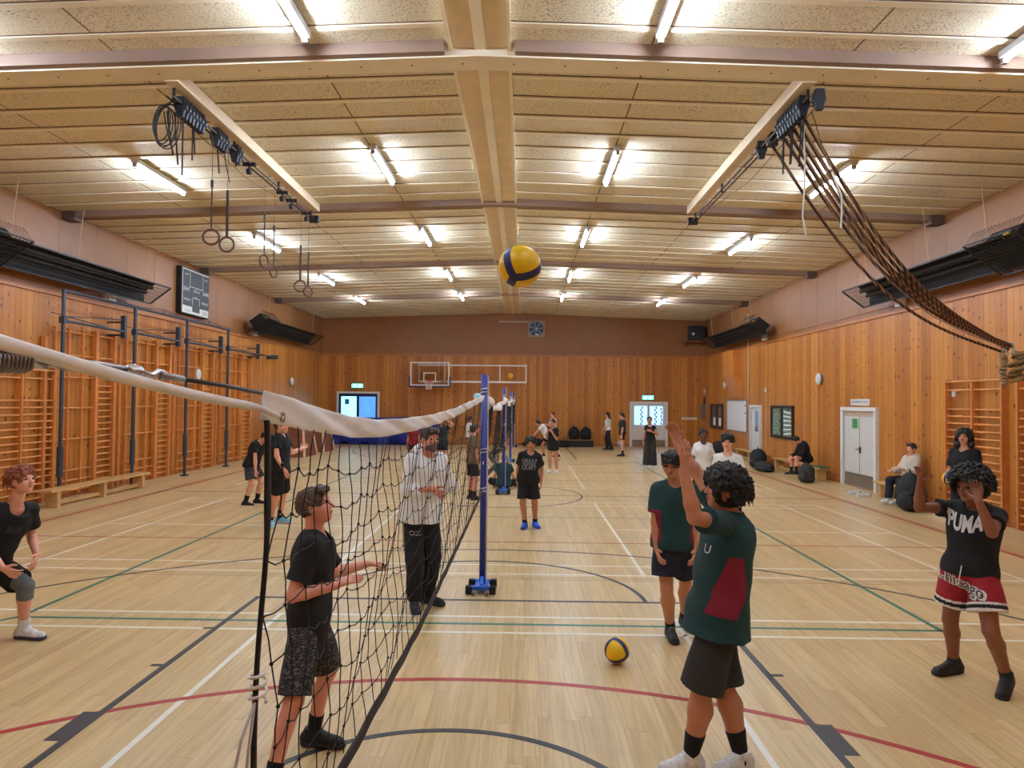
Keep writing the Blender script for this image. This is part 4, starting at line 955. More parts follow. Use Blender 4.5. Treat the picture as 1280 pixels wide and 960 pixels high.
# ================================================================== SMOOTH BODIES (signed distance fields meshed into one surface)
def nrm(v): v = np.asarray(v, float); return v / (np.linalg.norm(v) + 1e-12)
class SDF:
    def __init__(s): s.p = []
    def put(s, fn, lo, hi, k=.02, op='u'): s.p.append((fn, np.array(lo, float), np.array(hi, float), k, op)); return s
    def cone(s, a, b, r1, r2, k=.02, clip=None, op='u', sq=None):
        a = np.array(a, float); b = np.array(b, float); ba = b - a; L2 = ba @ ba + 1e-9; rm = max(r1, r2)
        def fn(x, y, z):
            px, py, pz = x - a[0], y - a[1], z - a[2]
            t = np.clip((px * ba[0] + py * ba[1] + pz * ba[2]) / L2, 0, 1)
            dx, dy, dz = px - t * ba[0], py - t * ba[1], pz - t * ba[2]
            if sq is not None:      # flatten: (axis, factor) makes it thinner along axis
                ax, f = sq; q = (dx * ax[0] + dy * ax[1] + dz * ax[2]); e = (1 / f - 1) * q
                dx, dy, dz = dx + e * ax[0], dy + e * ax[1], dz + e * ax[2]
            d = np.sqrt(dx * dx + dy * dy + dz * dz) - (r1 + (r2 - r1) * t)
            if clip is not None:
                for c, n in clip: d = np.maximum(d, (x - c[0]) * n[0] + (y - c[1]) * n[1] + (z - c[2]) * n[2])
            return d
        return s.put(fn, np.minimum(a, b) - rm, np.maximum(a, b) + rm, k, op)
    def ell(s, c, R, r, k=.02, op='u', clip=None):
        c = np.array(c, float); r = np.array(r, float); m = float(max(r))
        def fn(x, y, z):
            p = (x - c[0], y - c[1], z - c[2]); q = [(p[0] * R[i][0] + p[1] * R[i][1] + p[2] * R[i][2]) for i in range(3)]
            k0 = np.sqrt(sum((q[i] / r[i]) ** 2 for i in range(3))); k1 = np.sqrt(sum((q[i] / r[i] ** 2) ** 2 for i in range(3))) + 1e-9
            d = k0 * (k0 - 1) / k1
            if clip is not None:
                for cc, n in clip: d = np.maximum(d, (x - cc[0]) * n[0] + (y - cc[1]) * n[1] + (z - cc[2]) * n[2])
            return d
        return s.put(fn, c - m, c + m, k, op)
    def econe(s, a, b, R, r1, r2, k=.02, flat=True, clip=None):
        """elliptic tapered cylinder: R[0] width axis, R[1] depth axis"""
        a = np.array(a, float); b = np.array(b, float); ba = b - a; L = np.linalg.norm(ba); u = ba / L
        m = max(r1 + r2)
        def fn(x, y, z):
            px, py, pz = x - a[0], y - a[1], z - a[2]
            t = (px * u[0] + py * u[1] + pz * u[2]); q = np.clip(t / L, 0, 1)
            rx = r1[0] + (r2[0] - r1[0]) * q; ry = r1[1] + (r2[1] - r1[1]) * q
            du = px * R[0][0] + py * R[0][1] + pz * R[0][2]; dv = px * R[1][0] + py * R[1][1] + pz * R[1][2]
            d = (np.sqrt((du / rx) ** 2 + (dv / ry) ** 2) - 1) * np.minimum(rx, ry)
            d = np.maximum(d, np.maximum(-t, t - L))
            if clip is not None:
                for cc, n in clip: d = np.maximum(d, (x - cc[0]) * n[0] + (y - cc[1]) * n[1] + (z - cc[2]) * n[2])
            return d
        return s.put(fn, np.minimum(a, b) - m, np.maximum(a, b) + m, k)
    def mesh(s, h, disp=None):
        us = [p for p in s.p if p[4] == 'u']
        lo = np.min([p[1] for p in us], 0) - 3 * h - .02; hi = np.max([p[2] for p in us], 0) + 3 * h + .02
        n = np.ceil((hi - lo) / h).astype(int) + 1
        ax = [lo[i] + h * np.arange(n[i]) for i in range(3)]
        F = np.full(n, .5, np.float32)
        for fn, l, u, k, op in s.p:
            mg = k + 2.5 * h
            i0 = np.maximum(np.floor((l - mg - lo) / h).astype(int), 0); i1 = np.minimum(np.ceil((u + mg - lo) / h).astype(int) + 1, n)
            if np.any(i1 <= i0): continue
            sl = tuple(slice(i0[i], i1[i]) for i in range(3))
            d = fn(ax[0][sl[0]][:, None, None], ax[1][sl[1]][None, :, None], ax[2][sl[2]][None, None, :]).astype(np.float32)
            A = F[sl]
            if op == 'u':
                hh = np.clip(.5 + .5 * (A - d) / k, 0, 1); F[sl] = A * (1 - hh) + d * hh - k * hh * (1 - hh)
            else:
                hh = np.clip(.5 - .5 * (A + d) / k, 0, 1); F[sl] = A * (1 - hh) - d * hh + k * hh * (1 - hh)
        if disp is not None:
            I = np.nonzero(np.abs(F) < .03); F[I] += disp(lo[0] + h * I[0], lo[1] + h * I[1], lo[2] + h * I[2]).astype(np.float32)
        ins = F < 0
        c8 = [ins[i:n[0] - 1 + i, j:n[1] - 1 + j, q:n[2] - 1 + q] for i in (0, 1) for j in (0, 1) for q in (0, 1)]
        anyi = np.logical_or.reduce(c8); alli = np.logical_and.reduce(c8)
        cells = np.nonzero(anyi & ~alli)
        if len(cells[0]) == 0: return np.zeros((0, 3)), []
        ci = np.stack(cells, 1); idx = -np.ones(n - 1, np.int64); idx[cells] = np.arange(len(ci))
        acc = np.zeros((len(ci), 3)); cnt = np.zeros(len(ci))
        corner = {}
        for i in (0, 1):
            for j in (0, 1):
                for q in (0, 1): corner[i, j, q] = F[ci[:, 0] + i, ci[:, 1] + j, ci[:, 2] + q]
        for a in range(3):
            for o1 in (0, 1):
                for o2 in (0, 1):
                    c0 = [o1, o2]; c0.insert(a, 0); c1 = list(c0); c1[a] = 1
                    f0 = corner[tuple(c0)]; f1 = corner[tuple(c1)]; m = (f0 < 0) != (f1 < 0)
                    t = np.where(m, f0 / (f0 - f1 + 1e-12), 0)
                    p = np.tile(np.array(c0, float), (len(ci), 1)); p[:, a] = t
                    acc[m] += p[m]; cnt[m] += 1
        V = lo + h * (ci + acc / cnt[:, None])
        faces = []
        for a in range(3):
            b_, c_ = (a + 1) % 3, (a + 2) % 3
            s0 = [slice(None)] * 3; s1 = [slice(None)] * 3; s0[a] = slice(0, -1); s1[a] = slice(1, None)
            A0 = ins[tuple(s0)]; A1 = ins[tuple(s1)]
            E = np.stack(np.nonzero(A0 != A1), 1)
            E = E[(E[:, b_] > 0) & (E[:, c_] > 0) & (E[:, b_] < n[b_] - 1) & (E[:, c_] < n[c_] - 1)]
            def at(db, dc):
                q = E.copy(); q[:, b_] -= db; q[:, c_] -= dc; return idx[q[:, 0], q[:, 1], q[:, 2]]
            q = np.stack([at(1, 1), at(0, 1), at(0, 0), at(1, 0)], 1)
            fl_ = ~A0[E[:, 0], E[:, 1], E[:, 2]]
            q[fl_] = q[fl_][:, ::-1]
            faces.append(q)
        Q = np.concatenate(faces); Q = Q[(Q >= 0).all(1)]
        return V, Q
    def build(s, name, mats, parent, h, disp=None, paint=None, **tg):
        V, Q = s.mesh(h, disp)
        if len(V) == 0: return None
        off = np.zeros(3); p = parent
        while p is not None:
            if p in WL: off = WL[p]
            p = p.parent
        me = bpy.data.meshes.new(name); me.vertices.add(len(V)); me.vertices.foreach_set('co', (V - off).astype(np.float32).ravel())
        me.loops.add(len(Q) * 4); me.loops.foreach_set('vertex_index', Q.astype(np.int32).ravel())
        me.polygons.add(len(Q)); me.polygons.foreach_set('loop_start', np.arange(0, len(Q) * 4, 4, dtype=np.int32))
        me.polygons.foreach_set('loop_total', np.full(len(Q), 4, np.int32))
        ms = mats if isinstance(mats, (list, tuple)) else [mats]
        for m in ms: me.materials.append(m)
        if paint is not None:
            me.polygons.foreach_set('material_index', paint(V[Q].mean(1)).astype(np.int32))
        me.polygons.foreach_set('use_smooth', np.ones(len(Q), bool)); me.update(); me.validate()
        o = bpy.data.objects.new(name, me); C.objects.link(o)
        if parent is not None: o.parent = parent
        s.V, s.Q = V, Q
        return tag(o, tg.get('label'), tg.get('cat'), tg.get('group'))

# ------------------------------------------------------------------ people
SK = {'fair': (226, 166, 138), 'pink': (222, 156, 130), 'tan': (196, 138, 104), 'olive': (186, 126, 94), 'brown': (140, 88, 62), 'dark': (112, 72, 52)}
def solve(parent, spec, L, fr):
    """pixel spec: ('p',x,y,s) meets the ray through the pixel at bone length L (s>0 far side); ('d',r,f,u) a direction in the figure's frame"""
    if spec[0] == 'd':
        v = nrm(fr[0] * spec[1] + fr[1] * spec[2] + fr[2] * spec[3]); return parent + v * L
    if spec[0] == 'w': return np.array(spec[1:], float)
    d = nrm(ray(spec[1], spec[2])); oc = CAM - parent; b = oc @ d; c = oc @ oc - L * L; D = b * b - c
    if D < 0: t = -b; p = CAM + d * t; return parent + nrm(p - parent) * L
    t = -b + (math.sqrt(D) if spec[3] > 0 else -math.sqrt(D)); return CAM + d * t
def wrinkle(A, f=28., s=0.):
    def fn(x, y, z):
        return A * (np.sin(f * .8 * z + 2.2 * np.sin(f * .45 * x + s) + 1.7 * np.sin(f * .5 * y)) * .6 + np.sin(f * 1.5 * x + f * .7 * z + 2 * np.sin(f * .6 * y + s)) * .4)
    return fn
def decal(sdf, parent, name, mat_, vf, c, right, up, toward, lift=.0025):
    """lay flat lettering onto the meshed cloth by casting along 'toward'"""
    bv = BVHTree.FromPolygons([tuple(v) for v in sdf.V], [tuple(int(i) for i in q) for q in sdf.Q]); tw = nrm(toward); mb = MB(); P = []
    v, f = vf
    for p in v:
        o = np.array(c) + np.array(right) * p[0] + np.array(up) * p[1] - tw * .4
        hit = bv.ray_cast(Vector(o), Vector(tw), 1.0)
        P.append(np.array(hit[0]) - tw * lift if hit[0] is not None else o + tw * .4)
    return mb.add(P, f).build(name, mat_, parent)
def subdiv(v, f, mx):
    """split long text edges so the lettering bends with the cloth"""
    import bmesh
    bm = bmesh.new(); vs = [bm.verts.new(tuple(p)) for p in v]
    for q in f:
        try: bm.faces.new([vs[i] for i in q])
        except ValueError: pass
    bmesh.ops.triangulate(bm, faces=bm.faces)
    for _ in range(3):
        es = [e for e in bm.edges if e.calc_length() > mx]
        if not es: break
        bmesh.ops.subdivide_edges(bm, edges=es, cuts=1); bmesh.ops.triangulate(bm, faces=bm.faces)
    bm.verts.index_update(); V = np.array([tuple(q.co) for q in bm.verts]); F_ = [tuple(x.index for x in q.verts) for q in bm.faces]; bm.free()
    return V, F_
def person(label, H, P, phi, N, Hd, arms, legs, shirt, lower, hair, skin='fair', shoes=None, socks=None, face=(None, 0, 0), h=.008, bulk=1., group=None, sh_phi=None,
           shp={}, toes={}, extra=None, female=False, beard=False, glasses=False, fcurl=.5, feetpitch={}):
    s = H / 1.72; ph = math.radians(phi)
    fwd = np.array([math.sin(ph), math.cos(ph), 0]); right = np.array([math.cos(ph), -math.sin(ph), 0]); up = np.array([0, 0, 1.])
    P = np.array(P, float)
    fr = (right, fwd, up)
    N = np.array(N, float) if N[0] != 'd' else solve(P, N, .52 * s, fr)
    sp = nrm(N - P)
    ph2 = math.radians(sh_phi if sh_phi is not None else phi); r2 = np.array([math.cos(ph2), -math.sin(ph2), 0]); r2 = nrm(r2 - sp * (r2 @ sp)); f2 = nrm(np.cross(sp, r2)) ; 
    if f2 @ np.array([math.sin(ph2), math.cos(ph2), 0]) < 0: f2 = -f2
    rp = nrm(right - sp * (right @ sp)); fp = np.cross(sp, rp); fp = fp if fp @ fwd > 0 else -fp
    Hd = np.array(Hd, float) if Hd[0] != 'd' else solve(N, Hd, .185 * s, (r2, f2, sp))
    sw = (.132 if female else .148) * s * (.9 + .1 * bulk)
    J = {}
    for k, sg in (('R', 1), ('L', -1)):
        J['s' + k] = np.array(shp[k], float) if k in shp else N + r2 * sg * sw - sp * .055 * s
        J['h' + k] = P + right * sg * .088 * s - up * .0
        a = arms[k]; fa = (r2 * sg, f2, up)
        J['e' + k] = solve(J['s' + k], a[0], .295 * s, fa); J['w' + k] = solve(J['e' + k], a[1], .25 * s, fa)
        J['d' + k] = nrm(solve(J['w' + k], a[2], .17 * s, fa) - J['w' + k]) if len(a) > 2 and a[2] else nrm(J['w' + k] - J['e' + k])
        l = legs[k]; fl_ = (right * sg, fwd, up)
        if l[0] == 'f':
            an = onax(l[1], l[2], 2, l[3] if len(l) > 3 else .085 * s); hj = J['h' + k]; dv = an - hj; dl = np.linalg.norm(dv); a1, a2 = .425 * s, .415 * s
            if dl > (a1 + a2) * .998: a1 *= dl / (a1 + a2) * 1.002; a2 = dl * 1.002 - a1
            cs = (dl * dl + a1 * a1 - a2 * a2) / (2 * dl); ht = math.sqrt(max(0, a1 * a1 - cs * cs)); pole = nrm(fwd + right * sg * .15 - dv / dl * (fwd @ dv / dl)); pole = nrm(pole - dv / dl * (pole @ dv / dl))
            J['k' + k] = hj + dv / dl * cs + pole * ht; J['a' + k] = an; continue
        J['k' + k] = solve(J['h' + k], l[0], .425 * s, fl_); J['a' + k] = solve(J['k' + k], l[1], .415 * s, fl_)
    base = (J['aR'] + J['aL']) / 2; base[2] = min(J['aR'][2], J['aL'][2]) - .07 * s
    if base[2] < .12: base[2] = 0
    T = thing('person', tuple(base), label, 'person', group)
    # ---- head frame
    fyaw = math.radians(face[0] if face[0] is not None else phi); fpi = math.radians(face[1]); fro = math.radians(face[2])
    hf = np.array([math.sin(fyaw) * math.cos(fpi), math.cos(fyaw) * math.cos(fpi), math.sin(fpi)]); hr = np.array([math.cos(fyaw), -math.sin(fyaw), 0]); hu = np.cross(hr, hf)
    hr, hu = hr * math.cos(fro) + hu * math.sin(fro), hu * math.cos(fro) - hr * math.sin(fro)
    hh = .228 * (.5 + .5 * s); HR = (hr, hf, hu); hp = lambda a, b, c: Hd + hh * (hr * a + hf * b + hu * c)
    B = SDF(); k1 = .045 * s
    torso = lambda D, i, hem=None: None
    TR = (rp, fp, sp); CRf = (r2, f2, sp); L = np.linalg.norm(N - P); q = .94 + .06 * bulk; bb = bulk
    T3 = [(P + sp * .02 * s, (right, fwd, up), np.array([.165 * q, .115 * bb, .13]) * s), (P + sp * L * .42 + fp * .01 * s * bb, TR, np.array([(.128 if female else .142) * bb, .10 * bb, .16]) * s), (P + sp * L * .70, CRf, np.array([(.145 if female else .165) * q, .115 * (.5 + .5 * bb), .18]) * s)]
    for c, R, r in T3: B.ell(c, R, r, k1)
    if female: 
        for sg in (-1, 1): B.ell(P + sp * L * .70 + r2 * sg * .07 * s + f2 * .085 * s, CRf, np.array([.055, .05, .055]) * s, .03)
    ua = .047 * s * q; fa_ = .040 * s * q
    for k in 'RL':
        B.cone(N - sp * .04 * s, J['s' + k], .048 * s, .049 * s * q, .04)
        B.cone(J['s' + k], J['e' + k], .049 * s * q, .038 * s * q, .03)
        m = J['e' + k] + (J['w' + k] - J['e' + k]) * .3
        B.cone(J['e' + k], m, .038 * s * q, .040 * s * q, .012); B.cone(m, J['w' + k], .040 * s * q, .026 * s, .012)
    B.cone(N - sp * .04 * s, Hd + hu * -.12 * hh - hf * .06 * hh, .062 * s, .052 * s, .03)
    # ---- head
    B.ell(hp(0, -.03, .10), HR, np.array([.335, .42, .38]) * hh, .02); B.ell(hp(0, .11, -.20), HR, np.array([.265, .27, .28]) * hh, .03)
    B.ell(hp(0, .25, -.37), HR, np.array([.13, .10, .10]) * hh, .025)
    for sg in (-1, 1): B.ell(hp(.17 * sg, .21, -.10), HR, np.array([.12, .13, .13]) * hh, .025)
    B.ell(hp(0, .30, .13), HR, np.array([.24, .09, .07]) * hh, .02)
    if h <= .012:
        for sg in (-1, 1): B.cone(hp(.15 * sg, .42, .035), hp(.15 * sg, .40, .03), .055 * hh, .05 * hh, .012, op='s')
    B.cone(hp(0, .37, .05), hp(0, .455, -.09), .035 * hh, .058 * hh, .015)
    for sg in (-1, 1): B.ell(hp(.055 * sg, .41, -.11), HR, np.array([.04, .05, .035]) * hh, .008)
    B.ell(hp(0, .375, -.215), HR, np.array([.10, .045, .025]) * hh, .008); B.ell(hp(0, .37, -.262), HR, np.array([.085, .045, .028]) * hh, .006)
    for sg in (-1, 1): B.ell(hp(.335 * sg, -.03, -.02), HR, np.array([.045, .10, .135]) * hh, .010)
    # ---- hands
    for k, sg in (('R', 1), ('L', -1)):
        w_ = J['w' + k]; d = J['d' + k]; a = arms[k]; pn = a[3] if len(a) > 3 else (0, 0, -1)
        n = nrm(fr[0] * sg * pn[0] + fr[1] * pn[1] + fr[2] * pn[2]); n = nrm(n - d * (n @ d)); th = np.cross(d, n) * (1 if k == 'R' else -1); cu = a[4] if len(a) > 4 else fcurl
        z_ = s * (1.0 if h < .0065 else 1.0); fr_ = max(.0085 * s, h * .95)
        for q_ in (.03, .012, -.008, -.027): B.cone(w_ + d * .01 * s, w_ + d * .088 * z_ + th * q_ * z_, .020 * s, .0125 * s, .012, sq=(n, .8))
        for q_, ln in ((.032, .074), (.011, .082), (-.010, .076), (-.030, .060)):
            p0 = w_ + d * .088 * z_ + th * q_ * z_; sprd = th * (q_ * 2.2)
            d1 = nrm(d * math.cos(cu * .6) + n * math.sin(cu * .6) + sprd); p1 = p0 + d1 * ln * .52 * z_; d2 = nrm(d * math.cos(cu * 1.6) + n * math.sin(cu * 1.6) + sprd); p2 = p1 + d2 * ln * .52 * z_
            B.cone(p0, p1, fr_ * 1.12, fr_ * 1.0, .004); B.cone(p1, p2, fr_ * 1.0, fr_ * .85, .003)
        t0 = w_ + d * .022 * s + th * .020 * s; t1 = t0 + nrm(d * .65 + th * .75 + n * .25) * .05 * s; t2 = t1 + nrm(d * .9 + th * .4 + n * .3) * .034 * s
        B.cone(t0, t1, .017 * s, fr_ * 1.3, .010); B.cone(t1, t2, fr_ * 1.25, fr_ * 1.0, .004)
    # ---- legs
    for k in 'RL':
        hj, kj, aj = J['h' + k], J['k' + k], J['a' + k]
        B.cone(hj + up * .0, kj, .082 * s * (.5 + .5 * bb), .057 * s * q, .04)
        back = nrm(np.cross(np.cross(aj - kj, fwd), aj - kj)); back = -back if back @ fwd > 0 else back
        m = kj + (aj - kj) * .32 + back * .014 * s
        B.cone(kj, m, .054 * s * q, .058 * s * bb, .02); B.cone(m, aj, .058 * s * bb, .036 * s, .02)
        tz = toes.get(k); td = nrm(tz) if tz is not None else fwd
        B.cone(aj - up * .02 * s, aj - up * .04 * s + td * .05 * s, .036 * s, .032 * s, .02)
    msk = skin_mat('skin ' + skin, SK[skin]); lip = pm('lips ' + skin, tuple(int(c * f_) for c, f_ in zip(SK[skin], (.82, .62, .62))), .4)
    def ptl(c):
        l = np.stack([(c - Hd) @ a / hh for a in (hr, hf, hu)], 1)
        return ((np.abs(l[:, 0]) < .105 - .9 * (np.abs(l[:, 2] + .238) - .0) ) & (np.abs(l[:, 2] + .238) < .05) & (l[:, 1] > .33))
    B.build('body', [msk, lip], T, h, paint=ptl)
    # ---- face details
    if h <= .0125:
        for sg in (-1, 1):
            e = MB(); c = hp(.150 * sg, .315, .032); e.sphere((0, 0, 0), .062 * hh, 12)
            V = [np.array(v) for v in e.v]; e.v = [tuple(c + hr * v[0] * 1.15 + hf * v[2] + hu * v[1] * .72) for v in V]; e.mi = [1 if i < 12 * 2 else 0 for i in range(len(e.f))]
            e.build('eye', [pm('eye white', (226, 220, 212), .3, var=.01), pm('iris dark', (44, 28, 20), .2)], T, True)
            mb = MB(); mb.tube([hp((.07 + .05 * i) * sg, .385 - .012 * i * i, .12 + .022 * math.sin(i * .9)) for i in range(4)], [.008 * hh * 2, .022 * hh, .020 * hh, .010 * hh], 6); mb.build('eyebrow', pm('hair ' + str(hair[1]), hair[1], .6), T, True)
    if glasses:
        g = MB()
        for sg in (-1, 1): g.tube([hp(.155 * sg + .12 * math.cos(a), .43, .03 + .10 * math.sin(a)) for a in np.linspace(0, 2 * PI, 19)[:-1]], .0036, 6, closed=True); g.tube([hp(.275 * sg, .42, .05), hp(.35 * sg, .2, .05), hp(.36 * sg, -.05, .04)], .0036, 6)
        g.tube([hp(-.04, .45, .05), hp(.04, .45, .05)], .0036, 6); g.build('glasses', pm('thin metal frame', (150, 120, 96), .3, metal=.7), T)
    # ---- hair
    st, hc, th_ = hair[0], hair[1], hair[2]; Hs = SDF(); mh = pm('hair ' + str(hc), hc, .55, var=.25, scale=60.)
    hs = max(h, .0055) if st in ('curly', 'afro') else max(h * .9, .005)
    if st != 'none':
        Hs.ell(hp(0, -.05, .13), HR, np.array([.335 + th_, .415 + th_, .375 + th_]) * hh, .01)
        rr = random.Random(int(abs(P[0] * 91 + P[1] * 17)))
        low = {'short': -.16, 'fringe': -.14, 'curly': -.26, 'afro': -.30, 'bun': -.12, 'pony': -.12, 'long': -.30, 'buzz': -.1}[st]
        fz = {'short': .02, 'fringe': -.10, 'curly': -.06, 'afro': .06, 'bun': .06, 'pony': .06, 'long': .03, 'buzz': .04}[st]
        if st == 'curly' or st == 'afro':
            for _ in range(420 if h < .007 else 160):
                a = rr.uniform(0, 2 * PI); b_ = math.acos(rr.uniform(-.35, 1)); rr_ = 1.0 if st == 'curly' else 1.05
                c = (math.sin(b_) * math.cos(a) * (.335 + th_) * rr_, math.sin(b_) * math.sin(a) * (.415 + th_) * rr_ - .05, math.cos(b_) * (.375 + th_) * rr_ + .13)
                if (c[1] > .26 and c[2] < .26) or (c[1] > -.12 and c[2] < .06): continue
                R_ = hh * rr.uniform(.035, .06); Hs.cone(hp(*c), hp(c[0] * 1.07 + rr.uniform(-.04, .04), c[1] * 1.07, c[2] * 1.05 + rr.uniform(-.05, .03)), R_, R_ * .7, .004)
        for pr_ in (hair[3] if len(hair) > 3 else []):
            Hs.cone(hp(*pr_[0]), hp(*pr_[1]), pr_[2] * hh, pr_[3] * hh, .012)
        Hs.ell(hp(0, .52, fz - .12), HR, np.array([.34, .40, .42]) * hh, .008, 's')
        cpl = hp(0, 0, low)
        if st not in ('long',): Hs.put(lambda x, y, z: ((x - cpl[0]) * (-hu[0] + hf[0] * .25) + (y - cpl[1]) * (-hu[1] + hf[1] * .25) + (z - cpl[2]) * (-hu[2] + hf[2] * .25)) * -1.0 if False else -((x - cpl[0]) * (-hu[0] + .35 * hf[0]) + (y - cpl[1]) * (-hu[1] + .35 * hf[1]) + (z - cpl[2]) * (-hu[2] + .35 * hf[2])), Hd - .5, Hd + .5, .006, 's') if not (len(hair) > 3) else None
        if st in ('short', 'fringe', 'buzz', 'curly', 'afro'):
            for sg in (-1, 1): Hs.cone(hp((.40 if st != 'afro' else .5) * sg, .06, -.04), hp((.40 if st != 'afro' else .5) * sg, .02, -.22), .12 * hh, .14 * hh, .01, op='s')
        if st in ('fringe', 'short'):
            n_ = 4 if st == 'fringe' else 3; zf = .235 if st == 'fringe' else .37
            for i in range(-n_, n_ + 1): Hs.cone(hp(.075 * i, .22, .44), hp(.08 * i + rr.uniform(-.02, .02), .45 - .012 * i * i, zf + rr.uniform(-.04, .04)), .10 * hh, .045 * hh, .006)
        f_ = 90 if st in ('curly', 'afro') else 160
        A = .004 if st in ('curly', 'afro') else .0035
        Hs.build('hair', mh, T, hs, (lambda x, y, z: A * np.sin(f_ * x + 2 * np.sin(70 * z)) * np.sin(f_ * y + 1.5 * np.sin(60 * x))) if A < .0045 and st in ('curly', 'afro') else (lambda x, y, z: .0045 * np.sin(95 * x + 3 * np.sin(60 * z)) * np.sin(85 * y + 2 * np.sin(50 * z)) + .003 * np.sin(150 * x + 40 * z)))
        if st in ('curly',) and h < .007:
            g = MB()
            for _ in range(140):
                a = rr.uniform(0, 2 * PI); b_ = rr.uniform(.2, 1.9); c = np.array([math.sin(b_) * math.cos(a) * (.35 + th_), -abs(math.sin(b_) * math.sin(a)) * (.43 + th_) - .02, math.cos(b_) * (.385 + th_) + .13]); p = hp(*c)
                o_ = nrm(hr * c[0] + hf * c[1] + hu * (c[2] - .1)); e1, e2, _d = basis(o_); P_ = [p + o_ * (.003 * i - .01) + .008 * (e1 * math.cos(i * .9) + e2 * math.sin(i * .9)) - up * .0004 * i * i for i in range(12)]
                g.tube(P_, .0024, 4)
            g.build('loose_curl', mh, T, True)
    if beard:
        D = SDF(); D.ell(hp(0, .15, -.30), HR, np.array([.27, .26, .22]) * hh, .02); D.ell(hp(0, .34, -.40), HR, np.array([.16, .13, .14]) * hh, .02); D.ell(hp(0, .40, -.17), HR, np.array([.13, .05, .03]) * hh, .01)
        D.ell(hp(0, .42, -.235), HR, np.array([.09, .10, .03]) * hh, .006, 's'); D.ell(hp(0, .12, .10), HR, np.array([.5, .5, .27]) * hh, .01, 's')
        D.build('beard', pm('greying beard', (96, 84, 78), .7, var=.3, scale=80.), T, .005, lambda x, y, z: .002 * np.sin(150 * x + 2 * np.sin(90 * z)))
    # ---- shirt
    out = {'J': J, 'T': T, 'frame': (r2, f2, sp), 'N': N, 'P': P, 's': s, 'hp': hp}
    if shirt:
        D = SDF(); lo_ = shirt.get('loose', .022) * s; hem = shirt.get('hem', .10) * s; hc_ = P - nrm(sp * .5 + up * .5) * hem; hn = -nrm(sp * .5 + up * .5)
        cl = [(hc_, hn)]
        for c, R, r in T3: D.ell(c, R, r + lo_, .05, clip=cl)
        ch = P + sp * L * .90; wd = shirt.get('width', 1.)
        D.econe(hc_ - hn * .0, ch, TR, (.186 * s * q * wd + lo_ * .6, .128 * s * bb * wd + lo_ * .5), (.105 * s * q + lo_ * .5, .070 * s * (.5 + .5 * bb) + lo_ * .4), .05, clip=cl)
        if female:
            for sg in (-1, 1): D.ell(P + sp * L * .70 + r2 * sg * .07 * s + f2 * .085 * s, CRf, np.array([.055, .05, .055]) * s + lo_ * .7, .04)
        sl = shirt.get('sleeve', .55)
        for k in 'RL':
            D.cone(N - sp * .04 * s, J['s' + k], .048 * s + lo_ * .45, .049 * s * q + lo_ * .45, .04)
            pts = [J['s' + k], J['e' + k], J['w' + k]]; f_ = min(sl, 1.); cu_ = pts[0] + (pts[1] - pts[0]) * f_; dr = nrm(pts[1] - pts[0])
            if sl <= 1.: D.cone(pts[0], cu_ + dr * .03, .049 * s * q + lo_ * .45, .047 * s * q + lo_ * shirt.get('cuff', 1.), .03, clip=[(cu_, dr)])
            else:
                D.cone(pts[0], pts[1], .049 * s * q + lo_ * .5, .044 * s * q + lo_ * .6, .03); d2 = nrm(pts[2] - pts[1]); c2 = pts[1] + (pts[2] - pts[1]) * (sl - 1)
                D.cone(pts[1], c2 + d2 * .03, .046 * s * q + lo_ * .6, .036 * s * q + lo_ * .6, .03, clip=[(c2, d2)])
        if shirt.get('collar'): D.cone(N - sp * .02 * s, N + sp * .045 * s + f2 * .01, .078 * s, .072 * s, .012, clip=[(N + sp * .035 * s, sp)])
        if shirt.get('hood'):
            D.ell(hp(0, -.08, .08), HR, np.array([.46, .54, .54]) * hh, .03); D.cone(N, hp(0, -.1, -.2), .10 * s, .095 * s, .03)
            D.ell(hp(0, .56, -.03), HR, np.array([.33, .46, .50]) * hh, .01, 's')
        if shirt.get('hoodback'): D.ell(N - f2 * .085 * s + sp * .03 * s, CRf, np.array([.13, .06, .07]) * s, .02)
        if not shirt.get('hood'):
            nv = shirt.get('neck', .068); D.cone(N - sp * .012 * s + f2 * .045 * s, N + sp * .16 * s + f2 * .03 * s, nv * s, nv * s * 1.05, .006, op='s')
        mats = [pm(shirt['mat'], shirt['col'], .85, var=.10, scale=9., bump=.25, bscale=300.)]
        if shirt.get('col2'): mats.append(pm(shirt['mat2'], shirt['col2'], .85, var=.08))
        pf = None
        if shirt.get('region'): pf = lambda c: shirt['region'](np.stack([(c - P) @ a / s for a in (rp, fp, sp)], 1))
        D.build('shirt', mats, T, h, wrinkle(shirt.get('wr', .0045), 26., P[0]), pf); out['shirt'] = D
